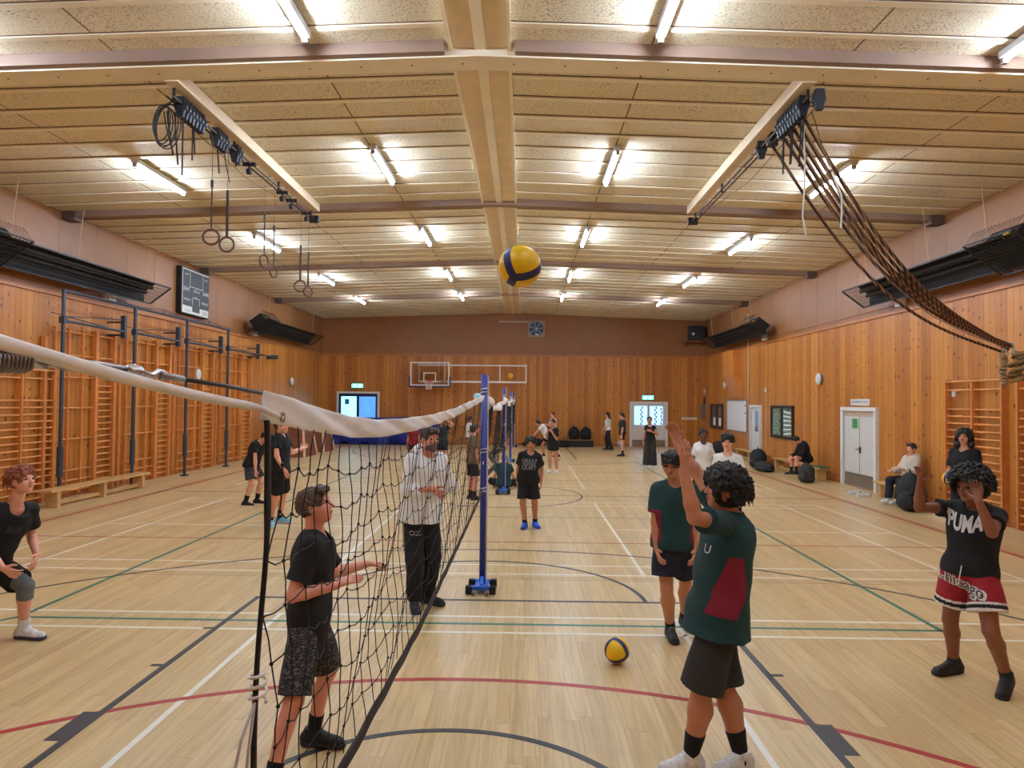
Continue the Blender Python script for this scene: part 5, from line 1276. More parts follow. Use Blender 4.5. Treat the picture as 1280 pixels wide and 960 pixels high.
    # ---- shorts, trousers or skirt
    if lower:
        D = SDF(); lo_ = lower.get('loose', .03) * s; ln = lower.get('len', .75); wc = P + up * .10 * s
        D.ell(P + up * .0 * s, (right, fwd, up), np.array([.168 * q, .118 * bb, .135]) * s + lo_ * .35, .03, clip=[(wc, up)])
        if lower.get('skirt'):
            D.econe(P - up * .40 * s * ln, P + up * .02, (right, fwd, up), (.215 * s, .17 * s), (.17 * s, .125 * s), .03)
        else:
            for k in 'RL':
                pts = [J['h' + k], J['k' + k], J['a' + k]]
                if ln <= 1.:
                    e = pts[0] + (pts[1] - pts[0]) * ln; dr = nrm(pts[1] - pts[0]); D.cone(pts[0], e + dr * .04, .082 * s * (.55 + .45 * bb) + lo_ * .35, .066 * s * bb + lo_ * lower.get('flare', 1.25), .03, clip=[(e, nrm(dr + lower.get('tilt', 0) * up))])
                else:
                    D.cone(pts[0], pts[1], .084 * s * (.55 + .45 * bb) + lo_ * .45, .060 * s * bb + lo_, .035); e = pts[1] + (pts[2] - pts[1]) * (ln - 1); dr = nrm(pts[2] - pts[1])
                    D.cone(pts[1], e + dr * .03, .060 * s * bb + lo_, .05 * s + lo_ * lower.get('flare', 1.), .03, clip=[(e, dr)])
        mt = lower['cm'] if 'cm' in lower else pm(lower['mat'], lower['col'], .85, var=.10, bump=.2, bscale=300.)
        mts = [mt]; pf = None
        if lower.get('bands'):
            mts += [pm('white trim band', (226, 222, 214), .8), pm('black trim band', (22, 20, 20), .8)]
            def pf(c):
                o_ = np.zeros(len(c), int)
                for k in 'RL':
                    dr = J['k' + k] - J['h' + k]; Ln = np.linalg.norm(dr); u_ = dr / Ln; q_ = (ln * Ln - (c - J['h' + k]) @ u_); oth = 'L' if k == 'R' else 'R'
                    near = np.linalg.norm(np.cross(c - J['h' + k], u_), axis=1) < np.linalg.norm(np.cross(c - J['h' + oth], nrm(J['k' + oth] - J['h' + oth])), axis=1)
                    o_[near & (q_ < .066)] = 1; o_[near & (q_ < .048) & (q_ > .02)] = 2
                return o_
        D.build(lower.get('name', 'shorts'), mts, T, h, wrinkle(.005, 22., P[1]), pf); out['lower'] = D
    # ---- socks and shoes
    for k in 'RL':
        aj = J['a' + k]; kj = J['k' + k]; tz = toes.get(k); td = nrm(tz) if tz is not None else fwd
        if socks and not (lower and lower.get('len', 0) > 1.7):
            D = SDF(); e = aj + nrm(kj - aj) * socks[0] * s; bk_ = nrm(np.cross(np.cross(aj - kj, fwd), aj - kj)); bk_ = -bk_ if bk_ @ fwd > 0 else bk_; mm = kj + (aj - kj) * .32 + bk_ * .014 * s; D.cone(mm, aj, .058 * s * bb + .006, .036 * s + .006, .02, clip=[(e, nrm(kj - aj))]); D.cone(aj, aj - up * .03 * s, .042 * s, .042 * s, .01); D.build('sock', pm('sock ' + str(socks[1]), socks[1], .9), T, max(h, .006))
        if shoes:
            sole_n = np.array([0, 0, -1.]); tp_ = feetpitch.get(k, 0.)
            td3 = nrm(td * math.cos(tp_) + up * -math.sin(tp_)); un = nrm(up - td3 * (up @ td3)); sd_ = np.cross(td3, un); Rf = (sd_, td3, un)
            heel = aj - un * .045 * s - td3 * .045 * s; toe = heel + td3 * .215 * s; so = aj - un * .078 * s
            cl = [(so + un * .018 * s, -un)]
            D = SDF(); D.cone(heel + un * .01 * s, aj + un * .02 * s - td3 * .01, .043 * s, .047 * s, .02, clip=cl + [(aj + un * .035 * s, un)]); D.cone(heel, toe - un * .008 * s, .041 * s, .040 * s, .02, clip=cl, sq=None); D.cone(aj - un * .005 * s + td3 * .02 * s, toe - un * .01 * s - td3 * .04 * s, .040 * s, .036 * s, .025, clip=cl)
            sh = D.build('shoe', pm('shoe ' + str(shoes[0]), shoes[0], .6, var=.2, scale=30.), T, max(h * .8, .005), wrinkle(.0015, 70.))
            D = SDF(); D.econe(so, so + un * .026 * s, (sd_, td3), (.045 * s, .07 * s), (.046 * s, .07 * s), .006)
            D.p = []; c0 = so - td3 * .035 * s
            D.cone(heel + (so + un * .012 * s - aj + un * .045 * s) , toe + (so + un * .012 * s - aj + un * .045 * s) + td3 * .005, .046 * s, .047 * s, .01, clip=[(so, -un), (so + un * .028 * s, un)])
            if sh is not None:
                D.build('sole', pm('sole ' + str(shoes[1]), shoes[1], .6), sh, max(h * .8, .005))
                if h < .0085:
                    g = MB()
                    for i in range(4): c = aj + td3 * (.035 + .018 * i) * s + un * (.028 - .012 * i) * s; g.tube([c - sd_ * .024 * s, c + un * .008 * s, c + sd_ * .024 * s], .003 * s, 5)
                    g.build('laces', pm('laces ' + str(shoes[2] if len(shoes) > 2 else shoes[0]), shoes[2] if len(shoes) > 2 else shoes[0], .8), sh)
    if extra: extra(out)
    return out
# ready poses in the figure's own frame (outward, forward, up)
DOWN = (('d', .16, -.03, -1), ('d', .05, .16, -1), ('d', 0, .1, -1), (-1, 0, 0), .5)
STANDL = (('d', .05, .04, -1), ('d', .02, -.05, -1))
def arms(R=DOWN, L=DOWN): return {'R': R, 'L': L}
def legs(R=STANDL, L=STANDL): return {'R': R, 'L': L}
def hipz(H, drop=0.): return (.425 + .415 + .078) * H / 1.72 * .998 - drop
def far(label, H, xy, phi, shirt, lower, hair, skin='fair', shoes=((24, 24, 26), (40, 40, 42)), socks=None, a=None, l=None, lean=(0, .02, 1), head=(0, .12, 1), face=None, h=.012, drop=0., **k):
    return person(label, H, (xy[0], xy[1], hipz(H, drop)), phi, ('d',) + lean, ('d',) + head, a or arms(), l or legs(), shirt, lower, hair, skin, shoes, socks, face or (phi, 0, 0), h, **k)
# ================================================================== PEOPLE
BLKT = dict(mat='black cotton', col=(17, 17, 19)); CHAR = (30, 30, 32); GRN = (22, 62, 62)
BSH = dict(mat='black shorts cloth', col=(17, 17, 20), len=.78)
BLK = (24, 22, 22); WHT = (224, 222, 218)
P_ = lambda x, y, s=1: ('p', x, y, s)
# ---- boy right at the net (beyond it)
def logo1(o):
    f2, r2, sp = o['frame'][1], o['frame'][0], o['frame'][2]
    decal(o['shirt'], o['T'], 'chest_mark', pm('grey mark', (150, 150, 152), .6), subdiv(*text_mesh('l', .06), .02), o['N'] - sp * .16 - r2 * .08, r2 * -1, sp, -f2)
Pn = atY(386, 770, 4.12); Nn = atY(394, 669, 4.15)
person('boy in black T-shirt and patterned shorts standing at the near net, looking up', 1.66, Pn, 82, Nn, atY(394, 633, 4.13),
       arms((P_(364, 748, -1), P_(424, 731, -1), P_(458, 717, 1), (-.3, 0, -1), .25), (P_(418, 716, 1), P_(458, 705, 1), P_(484, 703, 1), (-.2, 0, -1), .7)),
       legs(('f', 338, 985), ('f', 392, 915)),
       dict(BLKT, sleeve=.72, hem=.22, loose=.03, width=1.02), dict(mat='x', cm=camo('grey flecked cloth', (34, 33, 36), (112, 108, 108), 46.), len=.93, loose=.035),
       ('short', (78, 58, 42), .05), 'pink', ((24, 24, 26), (34, 34, 36)), (.13, (22, 22, 24)), (84, 14, 0), .0055, bulk=.88, toes={'R': (.9, -.3, 0), 'L': (1, -.15, 0)}, extra=logo1)
# ---- coach
def logo2(o):
    f2, r2, sp = o['frame'][1], o['frame'][0], o['frame'][2]
    decal(o['shirt'], o['T'], 'chest_mark', pm('red mark', (190, 60, 60), .6), subdiv(*text_mesh('~', .09), .02), o['N'] - sp * .2 - r2 * .07, -r2, sp, -f2)
    decal(o['lower'], o['T'], 'trouser_mark', pm('white mark on cloth', (206, 206, 206), .6), subdiv(*text_mesh('CCC', .06), .02), o['P'] - sp * .16 + r2 * .10, -r2, sp, -f2)
Pc = atY(526, 642, 7.2); Nc = atY(534, 568, 7.15)
person('bearded man in white hooded top and black trousers with arms folded, behind the net', 1.85, Pc, 152, Nc, atY(537, 549, 7.08),
       arms((P_(509, 613, -1), P_(541, 611, -1), P_(556, 622, -1), (-.2, -1, .2), .5), (P_(563, 607, 1), P_(541, 601, -1), P_(524, 600, -1), (-.3, -1, 0), .5)),
       legs(('f', 518, 750), ('f', 534, 743)),
       dict(mat='white fleece', col=(244, 247, 246), sleeve=1.45, hem=.06, loose=.04, hoodback=True, collar=True, wr=.007, width=1.1), dict(mat='black trousers cloth', col=(24, 25, 29), len=1.97, loose=.022, name='trousers'),
       ('short', (70, 62, 58), .05), 'pink', ((28, 30, 36), (30, 32, 38), (120, 120, 124)), None, (138, -4, 0), .007, bulk=1.12, beard=True, toes={'R': (.25, -1, 0), 'L': (.8, -.5, 0)}, extra=logo2)
# ---- boy with blue shoes
def print3(o):
    f2, r2, sp = o['frame'][1], o['frame'][0], o['frame'][2]; g = pm('pale grey print', (160, 164, 170), .7)
    for i, (tx, sz) in enumerate((('GREAT', .085), ('NEVER', .075), ('QUIET', .085))): decal(o['shirt'], o['T'], 'shirt_print', g, subdiv(*text_mesh(tx, sz), .02), o['N'] - sp * (.13 + .06 * i) , -r2, sp, -f2)
person('boy in black T-shirt with pale chest print, black shorts and bright blue shoes', 1.62, atY(660, 599, 11.6), 182, atY(663, 566, 11.6), atY(663.5, 554.5, 11.55),
       arms((P_(648, 586, 1), P_(647, 604, -1), P_(647.5, 612, -1), (-1, 0, 0), .5), (P_(677, 586, 1), P_(676.5, 605, -1), P_(676, 613, -1), (-1, 0, 0), .5)),
       legs(('f', 656, 654), ('f', 669, 653)),
       dict(BLKT, sleeve=.66, hem=.06, loose=.03), dict(BSH, len=.82, loose=.04), ('fringe', (24, 20, 20), .13), 'tan', ((30, 96, 226), (24, 60, 170)), (.09, BLK), (182, 0, 0), .009, bulk=.92, toes={'R': (-.2, -1, 0), 'L': (.3, -1, 0)}, extra=print3)
# ---- boy with glasses
gr = lambda l: ((np.abs(l[:, 0]) > .13) & (l[:, 2] > .02) & (l[:, 2] < .30)).astype(int)
person('boy with glasses in dark green polo shirt and navy shorts, arms down', 1.72, atY(843, 677, 6.3), 188, atY(843, 605, 6.3), atY(840, 581, 6.22),
       arms((P_(818, 660, 1), P_(822, 691, -1), P_(826, 707, -1), (-1, 0, 0), .55), (P_(869, 658, 1), P_(868, 690, -1), P_(866, 708, -1), (-1, 0, 0), .5)),
       legs(('f', 838, 785), ('f', 856, 771)),
       dict(mat='dark green polo cloth', col=GRN, sleeve=.72, hem=.05, loose=.035, collar=True, width=1.05, mat2='crimson panel cloth', col2=(128, 22, 46), region=gr), dict(mat='navy shorts cloth', col=(27, 31, 50), len=.72, loose=.05),
       ('fringe', (24, 21, 22), .09), 'tan', ((26, 27, 30), (20, 20, 22), (200, 200, 200)), (.07, (30, 32, 34)), (204, -14, 0), .0065, bulk=1.12, glasses=True, toes={'R': (0, -1, 0), 'L': (.1, -1, 0)})
# ---- thrower
gr2 = lambda l: ((np.abs(l[:, 0]) > .10) & (l[:, 2] > .02) & (l[:, 2] < .36) & (l[:, 1] > -.10 + .34 * np.abs(l[:, 2] - .18)) & (l[:, 1] < .10 - .25 * np.maximum(0, l[:, 2] - .15) + .30 * np.maximum(0, .12 - l[:, 2]))).astype(int)
def logo5(o):
    f2, r2, sp = o['frame'][1], o['frame'][0], o['frame'][2]
    decal(o['shirt'], o['T'], 'chest_badge', pm('white mark on cloth', (206, 206, 206), .6), subdiv(*text_mesh('U', .075), .02), o['N'] - sp * .20 - r2 * .10, -r2, sp, -f2)
Pt = atY(896, 764, 4.1); Nt = atY(914, 645, 4.1)
person('curly haired boy in dark green and red polo shirt, both arms raised to throw', 1.74, Pt, 268, Nt, atY(905, 613, 4.08),
       arms((P_(876, 598, 1), P_(843, 551, 1), P_(838, 520, 1), (-.7, .6, -.3), .5), (P_(868, 647, -1), P_(853, 580, 1), P_(858, 545, 1), (-.9, .45, 0), .3)),
       legs(('f', 926, 945), ('f', 863, 945)),
       dict(mat='dark green polo cloth', col=GRN, sleeve=.62, hem=.12, loose=.03, collar=True, width=1.12, wr=.006, mat2='crimson panel cloth', col2=(128, 22, 46), region=gr2), dict(mat='charcoal shorts cloth', col=(46, 46, 46), len=1.0, loose=.048, flare=.95),
       ('curly', (20, 17, 17), .20, [((0, -.35, .1), (0, -.62, -.02), .30, .18), ((0, -.30, -.15), (0, -.45, -.22), .20, .14)]), 'tan', (WHT, (214, 212, 208), (190, 190, 192)), (.15, (22, 22, 24)), (272, 8, 0), .0055, bulk=1.22,
       shp={'L': atY(904, 655, 3.92), 'R': atY(903, 647, 4.28)}, toes={'R': (-.95, -.4, 0), 'L': (-1, -.3, 0)}, extra=logo5)
# ---- boy on the right with hands up
def print6(o):
    f2, r2, sp = o['frame'][1], o['frame'][0], o['frame'][2]
    v, f = subdiv(*text_mesh('PUMA', .10, bold=.004), .02); v = np.array(v); v[:, 1] *= 1.75; v[:, 1] += 2.2 * v[:, 0] ** 2; v[:, 0] *= .95
    decal(o['shirt'], o['T'], 'shirt_print', pm('white print', (224, 224, 226), .7), (v, f), o['N'] - sp * .155 + r2 * .03, -r2, sp, -f2)
    for nm, col, sc, lf in (('script_outline', (220, 214, 204), 1.0, .003), ('script', (22, 20, 20), .94, .006)):
        v, f = subdiv(*text_mesh('Chicago', .125 * sc), .025); v = np.array(v); v[:, 0] *= .95; v[:, 1] += -.25 * v[:, 0]; 
        if nm == 'script_outline':
            vv = []; ff = []
            for dx in (-.007, .007):
                for dy in (-.007, .007): n0 = len(vv); vv += [(p[0] + dx, p[1] + dy, 0) for p in v]; ff += [tuple(i + n0 for i in q_) for q_ in f]
            v, f = np.array(vv), ff
        decal(o['lower'], o['T'], nm, pm('print ' + nm, col, .7), (v, f), o['P'] + np.array([0, 0, -.085]) + r2 * .03, -r2, np.array([0, 0, 1.]), -f2, lf)
    MB().tube([o['P'] + f2 * .155 + np.array([0, 0, .05 - .03 * i]) + o['frame'][0] * .005 * i for i in range(6)], .004, 5).build('drawstring', M_ROPE, o['T'])
Pr = atY(1212, 714, 5.4); Nr = atY(1221, 632, 5.4)
person('boy with afro hair in black T-shirt and red shorts holding both hands up', 1.70, Pr, 232, Nr, atY(1213, 609, 5.32),
       arms((P_(1149, 634, -1), P_(1151, 600, -1), P_(1150, 580, -1), (0, .7, 0), .35), (P_(1240, 666, -1), P_(1224, 628, -1), P_(1220, 598, -1), (0, .6, 0), .35)),
       legs(('f', 1192, 828), ('f', 1258, 846, .12)),
       dict(BLKT, sleeve=.50, hem=.015, loose=.028, width=.92, wr=.006), dict(mat='red shorts cloth', col=(152, 24, 34), len=.68, loose=.06, bands=True),
       ('afro', (22, 17, 15), .27), 'brown', ((22, 21, 22), (26, 25, 26)), (.06, (40, 38, 38)), (246, -4, 0), .0065, bulk=.98, toes={'R': (-1, -.35, 0), 'L': (-.75, -.75, 0)}, extra=print6, feetpitch={'L': .25})
# ---- red haired boy at the left edge
def pad(o):
    J = o['J']; D = SDF(); k = J['kL']; a = nrm(J['aL'] - J['kL']); u = nrm(J['hL'] - J['kL'])
    D.cone(k + u * .09, k, .078, .07, .02, clip=[(k + u * .10, u)]); D.cone(k, k + a * .13, .068, .066, .02, clip=[(k + a * .12, a)])
    D.build('knee_pad', pm('grey knee pad', (104, 106, 106), .8, var=.08), o['T'], .007)
    decal(o['shirt'], o['T'], 'shirt_print', pm('dim print', (58, 58, 62), .7), subdiv(*text_mesh('Riff', .10), .02), o['N'] - o['frame'][2] * .17, -o['frame'][0], o['frame'][2], -o['frame'][1])
person('red haired boy in black T-shirt crouching with a grey knee pad at the left edge', 1.72, atY(-22, 708, 6.05), 118, atY(20, 631, 5.98), atY(27, 601, 5.92),
       arms((P_(-22, 690, -1), P_(4, 711, -1), P_(24, 722, -1), (-1, .2, -.3), .8), (P_(39, 668, 1), P_(46, 694, -1), P_(42, 712, -1), (-.6, -.6, 0), .5)),
       legs(('f', -50, 792), ('f', 30, 786)),
       dict(BLKT, sleeve=.60, hem=.10, loose=.03), dict(BSH, len=.80, loose=.045), ('curly', (136, 70, 40), .09), 'fair', (WHT, (60, 66, 84), (210, 210, 206)), (.10, WHT), (98, 8, 0), .0065, bulk=.95, toes={'R': (.9, -.4, 0), 'L': (1, -.15, 0)}, extra=pad)
# ---- middle distance
person('girl in white polo shirt and short black skirt with dark sleeves, hair in a plait', 1.62, (4.02, 13.6, hipz(1.62)), 180, ('d', 0, 0, 1), ('d', 0, .12, 1), arms((('d', .25, 0, -1), ('d', .1, .1, -1), None, (-1, 0, 0)), (('d', .3, 0, -1), ('d', .05, .1, -1), None, (-1, 0, 0))), legs(),
       dict(mat='white polo cloth', col=(226, 224, 220), sleeve=.7, hem=.02, loose=.035, collar=True), dict(mat='black skirt cloth', col=(26, 25, 28), len=.75, skirt=True, name='skirt'), ('pony', (24, 20, 20), .06, [((.1, -.2, -.3), (.12, .25, -1.0), .09, .07), ((.12, .25, -1.0), (.12, .38, -1.5), .06, .04)]),
       'dark', ((26, 26, 28), (40, 40, 42)), None, (180, 0, 0), .009, female=True)
person('boy in white T-shirt behind the curly haired thrower, looking left', 1.70, (4.615 * 9.9 / 13.64 + .06, 9.9, hipz(1.70)), 200, ('d', 0, 0, 1), ('d', 0, .10, 1), arms(), legs(), dict(mat='white cotton', col=(222, 222, 218), sleeve=.6, hem=.1, loose=.03), dict(BSH, len=.85), ('fringe', (22, 20, 21), .10), 'fair', ((40, 40, 42), (60, 60, 62)), (.08, BLK), (206, 0, 0), .0085, bulk=.9)
def earb(o): pass
person('girl in black T-shirt and wide dark trousers, arms folded, standing at the white back doors', 1.66, (4.62, 22.5, hipz(1.66)), 185, ('d', 0, 0, 1), ('d', .1, .1, 1), arms((('d', .2, -.1, -1), ('d', .1, .1, -1)), (('d', .35, .45, -.8), ('d', -1, .55, .5), ('d', -1, .1, .3), (0, -1, 0))), legs((('d', .06, .02, -1), ('d', .02, -.02, -1))),
       dict(BLKT, sleeve=.35, hem=.02, loose=.015), dict(mat='charcoal trousers cloth', col=(48, 46, 46), len=1.97, loose=.05, flare=1.5, name='trousers'), ('bun', (26, 21, 20), .05), 'tan', (WHT, (210, 208, 204)), None, (185, 0, 0), .011, female=True, bulk=.95)
LNG = [((0, -.25, .1), (0, -.42, -.7), .30, .26)]
far('girl with long dark hair, white top and black trousers walking by the back wall', 1.66, (4.22, 30.4), 285, dict(mat='white cotton', col=(222, 222, 218), sleeve=.9, hem=.0, loose=.02), dict(mat='black trousers cloth', col=(24, 25, 29), len=1.97, loose=.03, name='trousers'), ('long', (48, 34, 30), .06, LNG), 'fair', a=arms((('d', .1, .35, -1), ('d', 0, .5, -.7)), (('d', .1, 0, -1), ('d', 0, .4, -1))), l=legs((('d', .0, .2, -1), ('d', 0, -.1, -1)), (('d', .05, -.15, -1), ('d', 0, -.3, -1))), h=.014, female=True)
far('girl in dark T-shirt and black shorts seen side on, left of the white back doors', 1.70, (4.37, 27.0), 278, dict(mat='dark grey cotton', col=(40, 44, 42), sleeve=.7, hem=.02, loose=.03), dict(BSH, len=.6, loose=.02), ('pony', (40, 28, 26), .05, [((0, -.4, .15), (0, -.55, -.35), .12, .07)]), 'fair', ((26, 26, 28), (30, 30, 32)), (.16, BLK), h=.014, female=True)
far('girl in black T-shirt and shorts with both hands clasped at her chest, white shoes', 1.60, (1.35, 20.5), 215, dict(BLKT, sleeve=.7, hem=.14, loose=.035), dict(BSH, len=.45, loose=.02), ('bun', (30, 24, 22), .05, [((0, -.2, .45), (0, -.25, .55), .16, .12)]), 'tan', (WHT, (206, 206, 204)), (.05, WHT), a=arms((('d', .2, .25, -1), ('d', -.45, .5, .9), None, (-1, 0, 0)), (('d', .2, .25, -1), ('d', -.4, .5, .9), None, (-1, 0, 0))), l=legs((('d', .05, .1, -1), ('d', .0, -.1, -1)), (('d', .05, -.05, -1), ('d', .0, -.1, -1))), h=.010, female=True, bulk=1.0)
far('player in white top bending forward with arms stretched out, in front of the back wall', 1.66, (1.40, 26.6), 262, dict(mat='white cotton', col=(222, 222, 218), sleeve=.6, hem=.02, loose=.03), dict(BSH, len=.5), ('bun', (26, 22, 22), .06), 'tan', ((26, 26, 28), (30, 30, 32)), (.1, BLK), a=arms((('d', 0, 1, -.5), ('d', 0, 1, -.6)), (('d', 0, 1, -.35), ('d', 0, 1, -.4))), l=legs((('d', .15, .55, -1), ('d', .05, -.2, -1)), (('d', .25, -.35, -1), ('d', .1, -.75, -1))), lean=(0, .55, 1), head=(0, .5, .8), h=.013, drop=.12)
far('girl in white top standing behind the bending player at the back wall', 1.64, (1.78, 30.3), 240, dict(mat='white cotton', col=(222, 222, 218), sleeve=.7, hem=.04, loose=.03), dict(BSH, len=.6), ('bun', (70, 48, 38), .05), 'fair', a=arms((('d', .2, .3, -1), ('d', -.2, .9, .3)), (('d', .2, .3, -1), ('d', -.2, .9, .3))), h=.014, female=True)
far('boy in brown T-shirt with one long black arm sleeve, standing behind the near net', 1.62, (-.64, 14.9), 62, dict(mat='brown cotton', col=(124, 98, 68), sleeve=.6, hem=.08, loose=.035), dict(BSH, len=.85, loose=.04), ('short', (58, 40, 32), .07), 'pink', a=arms((('d', .12, 0, -1), ('d', .05, .15, -1)), (('d', .25, -.1, -1), ('d', .1, .1, -1))), socks=(.13, BLK), h=.009, face=(62, 10, 0),
    extra=lambda o: SDF().cone(o['J']['eL'] + (o['J']['sL'] - o['J']['eL']) * .25, o['J']['eL'], .05, .047, .01).cone(o['J']['eL'], o['J']['wL'], .047, .036, .01).build('arm_sleeve', pm('black cotton', (26, 26, 28), .85), o['T'], .009))
far('girl in dark red top and black shorts standing before the blue mat', 1.50, (-2.93, 21.0), 180, dict(mat='dark red cotton', col=(136, 26, 42), sleeve=.55, hem=.02, loose=.02), dict(BSH, len=.5, loose=.02), ('bun', (46, 32, 28), .05), 'tan', a=arms((('d', .25, 0, -1), ('d', .1, .1, -1)), (('d', .25, 0, -1), ('d', .1, .1, -1))), h=.010, female=True)
far('girl in dark green top resting one arm over her head, behind the coach', 1.56, (-2.08, 21.2), 175, dict(mat='bottle green cotton', col=(34, 46, 46), sleeve=.5, hem=.14, loose=.05), dict(BSH, len=.6), ('bun', (40, 28, 26), .05), 'pink', a=arms((('d', .2, 0, -1), ('d', .1, .1, -1)), (('d', .8, .1, .55), ('d', -.85, -.1, .6), ('d', -1, 0, 0), (0, -1, 0))), h=.010, female=True)
far('girl with dark ponytail in white top facing right behind the near net', 1.54, (-1.55, 25.3), 75, dict(mat='white cotton', col=(222, 222, 218), sleeve=.7, hem=.04, loose=.03), dict(BSH, len=.6), ('pony', (40, 28, 24), .06, [((0, -.4, .1), (0, -.6, -.4), .16, .08)]), 'tan', h=.012, female=True)
FL = camo('dark patterned cloth', (30, 30, 34), (104, 104, 110), 34.)
far('boy in patterned shorts leaning forward with hands on his knees, left of the net', 1.64, (-5.12, 13.9), 105, dict(BLKT, sleeve=.6, hem=.06, loose=.03), dict(mat='x', cm=FL, len=.75, loose=.04), ('short', (40, 30, 26), .06), 'fair', ((22, 22, 24), (26, 26, 28)), (.16, BLK), a=arms((('d', .1, .25, -1), ('d', 0, .05, -1), None, (-1, 0, 0)), (('d', .1, .3, -1), ('d', 0, .05, -1), None, (-1, 0, 0))), l=legs((('d', .1, .3, -1), ('d', .05, -.35, -1)), (('d', .15, .4, -1), ('d', .05, -.3, -1))), lean=(0, .38, 1), head=(0, .6, .7), face=(105, -30, 0), h=.009, drop=.06)
Pa = atY(350, 590, 11.25); Na = atY(350.5, 543, 11.25)
person('tall boy in black T-shirt and shorts with light blue shoes, reaching out one hand', 1.80, Pa, 95, Na, atY(352.5, 532, 11.2), arms((P_(346, 570, -1), P_(357, 589, -1), P_(360, 598, -1), (-1, 0, 0), .6), (P_(364, 566, 1), P_(377, 561, 1), P_(384, 557, 1), (-1, 0, 0), .4)), legs(('f', 338, 651), ('f', 350, 647)),
       dict(BLKT, sleeve=.6, hem=.10, loose=.035), dict(BSH, len=.75, loose=.045), ('fringe', (26, 21, 20), .07), 'fair', ((112, 190, 222), (206, 220, 228), (240, 240, 240)), (.10, BLK), (112, 0, 0), .009, toes={'R': (.5, -.8, 0), 'L': (1, -.1, 0)})
# ---- sitting people
def sit(label, H, xy, z, phi, shirt, lower, hair, skin, shoes, socks, a, l, lean=(0, .1, 1), head=(0, .15, 1), face=None, h=.010, **k):
    return person(label, H, (xy[0], xy[1], z), phi, ('d',) + lean, ('d',) + head, a, l, shirt, lower, hair, skin, shoes, socks, face or (phi, 0, 0), h, **k)
sit('person in dark green sitting on the floor, back turned, by the second post', 1.62, (-.02, 16.75), .12, 4, dict(mat='dark green polo cloth', col=GRN, sleeve=.55, hem=.05, loose=.03), dict(BSH, len=.9), ('buzz', (126, 116, 106), .03), 'fair', ((30, 30, 32), (40, 40, 42)), None,
    arms((('d', .4, .1, -1), ('d', .1, .8, -.6)), (('d', .4, .1, -1), ('d', .1, .8, -.6))), legs((('d', .8, .75, .12), ('d', -.8, .45, -.15)), (('d', .8, .75, .12), ('d', -.75, .55, -.12))), lean=(0, .22, 1), head=(0, .5, .8))
sit('boy in black jacket and shorts sitting on the bench below the window, head bowed', 1.68, (8.72, 20.0), .55, 262, dict(BLKT, sleeve=1.9, hem=.08, loose=.035), dict(BSH, len=.75, loose=.035), ('short', (26, 21, 20), .07), 'fair', ((26, 26, 28), (36, 36, 38)), (.16, BLK),
    arms((('d', .1, .35, -1), ('d', -.3, 1, -.1)), (('d', .1, .35, -1), ('d', -.3, 1, -.1))), legs((('d', .12, 1, .05), ('d', .0, -.0, -1)), (('d', .15, 1, .12), ('d', .02, .08, -1))), lean=(0, .35, 1), head=(0, .85, .7), face=(262, -40, 0))
def phone(o):
    J = o['J']; c = (J['wR'] + J['wL']) / 2 + np.array([-.05, 0, .06])
sit('person in cream hooded jacket sitting against the right wall with a big backpack', 1.66, (8.86, 14.98), .53, 252, dict(mat='cream fleece', col=(206, 196, 178), sleeve=1.9, hem=.08, loose=.045, hoodback=True, collar=True), dict(mat='navy trousers cloth', col=(30, 33, 46), len=1.95, loose=.03, name='trousers'), ('short', (70, 52, 44), .06), 'fair', (WHT, (190, 190, 192), (120, 124, 132)), None,
    arms((('d', .2, .5, -1), ('d', -.2, 1, -.1)), (('d', .2, .4, -1), ('d', -.5, 1, .1))), legs((('d', .12, 1, -.05), ('d', .0, .1, -1)), (('d', .15, 1, -.02), ('d', .02, .25, -1))), lean=(0, -.12, 1), head=(0, .15, 1), face=(250, -8, 0), h=.009)
Ph = atY(1206, 600, 11.0); Ph[2] = hipz(1.76)
def holdball(o):
    J = o['J']
hd = person('person with long dark hair in black holding a volleyball before the right wall bars', 1.76, Ph, 228, ('d', 0, 0, 1), ('d', 0, .10, 1), arms((('d', .2, -.05, -1), ('d', -.1, 1, -.35), ('d', -.3, 1, 0), (-1, 0, 0), .5), (('d', .15, .05, -1), ('d', -.75, .8, -.2), ('d', -.5, 1, .1), (-1, 0, 0), .5)), legs(),
       dict(BLKT, sleeve=.75, hem=.12, loose=.025), dict(mat='black trousers cloth', col=(24, 25, 29), len=1.95, loose=.03, name='trousers'), ('curly', (24, 20, 20), .16, [((.36, -.1, .1), (.42, -.02, -.55), .20, .22), ((-.36, -.1, .1), (-.42, -.02, -.55), .20, .22), ((0, -.35, .1), (0, -.35, -.6), .30, .28)]), 'tan', ((30, 30, 32), (50, 50, 52)), None, (225, 4, 0), .009)
ball(atY(1187.5, 598, 10.56), 'yellow and blue volleyball held by the long haired person in black', 'volleyball yellow', YEL, BLU, .105, (.9, .1, .3))

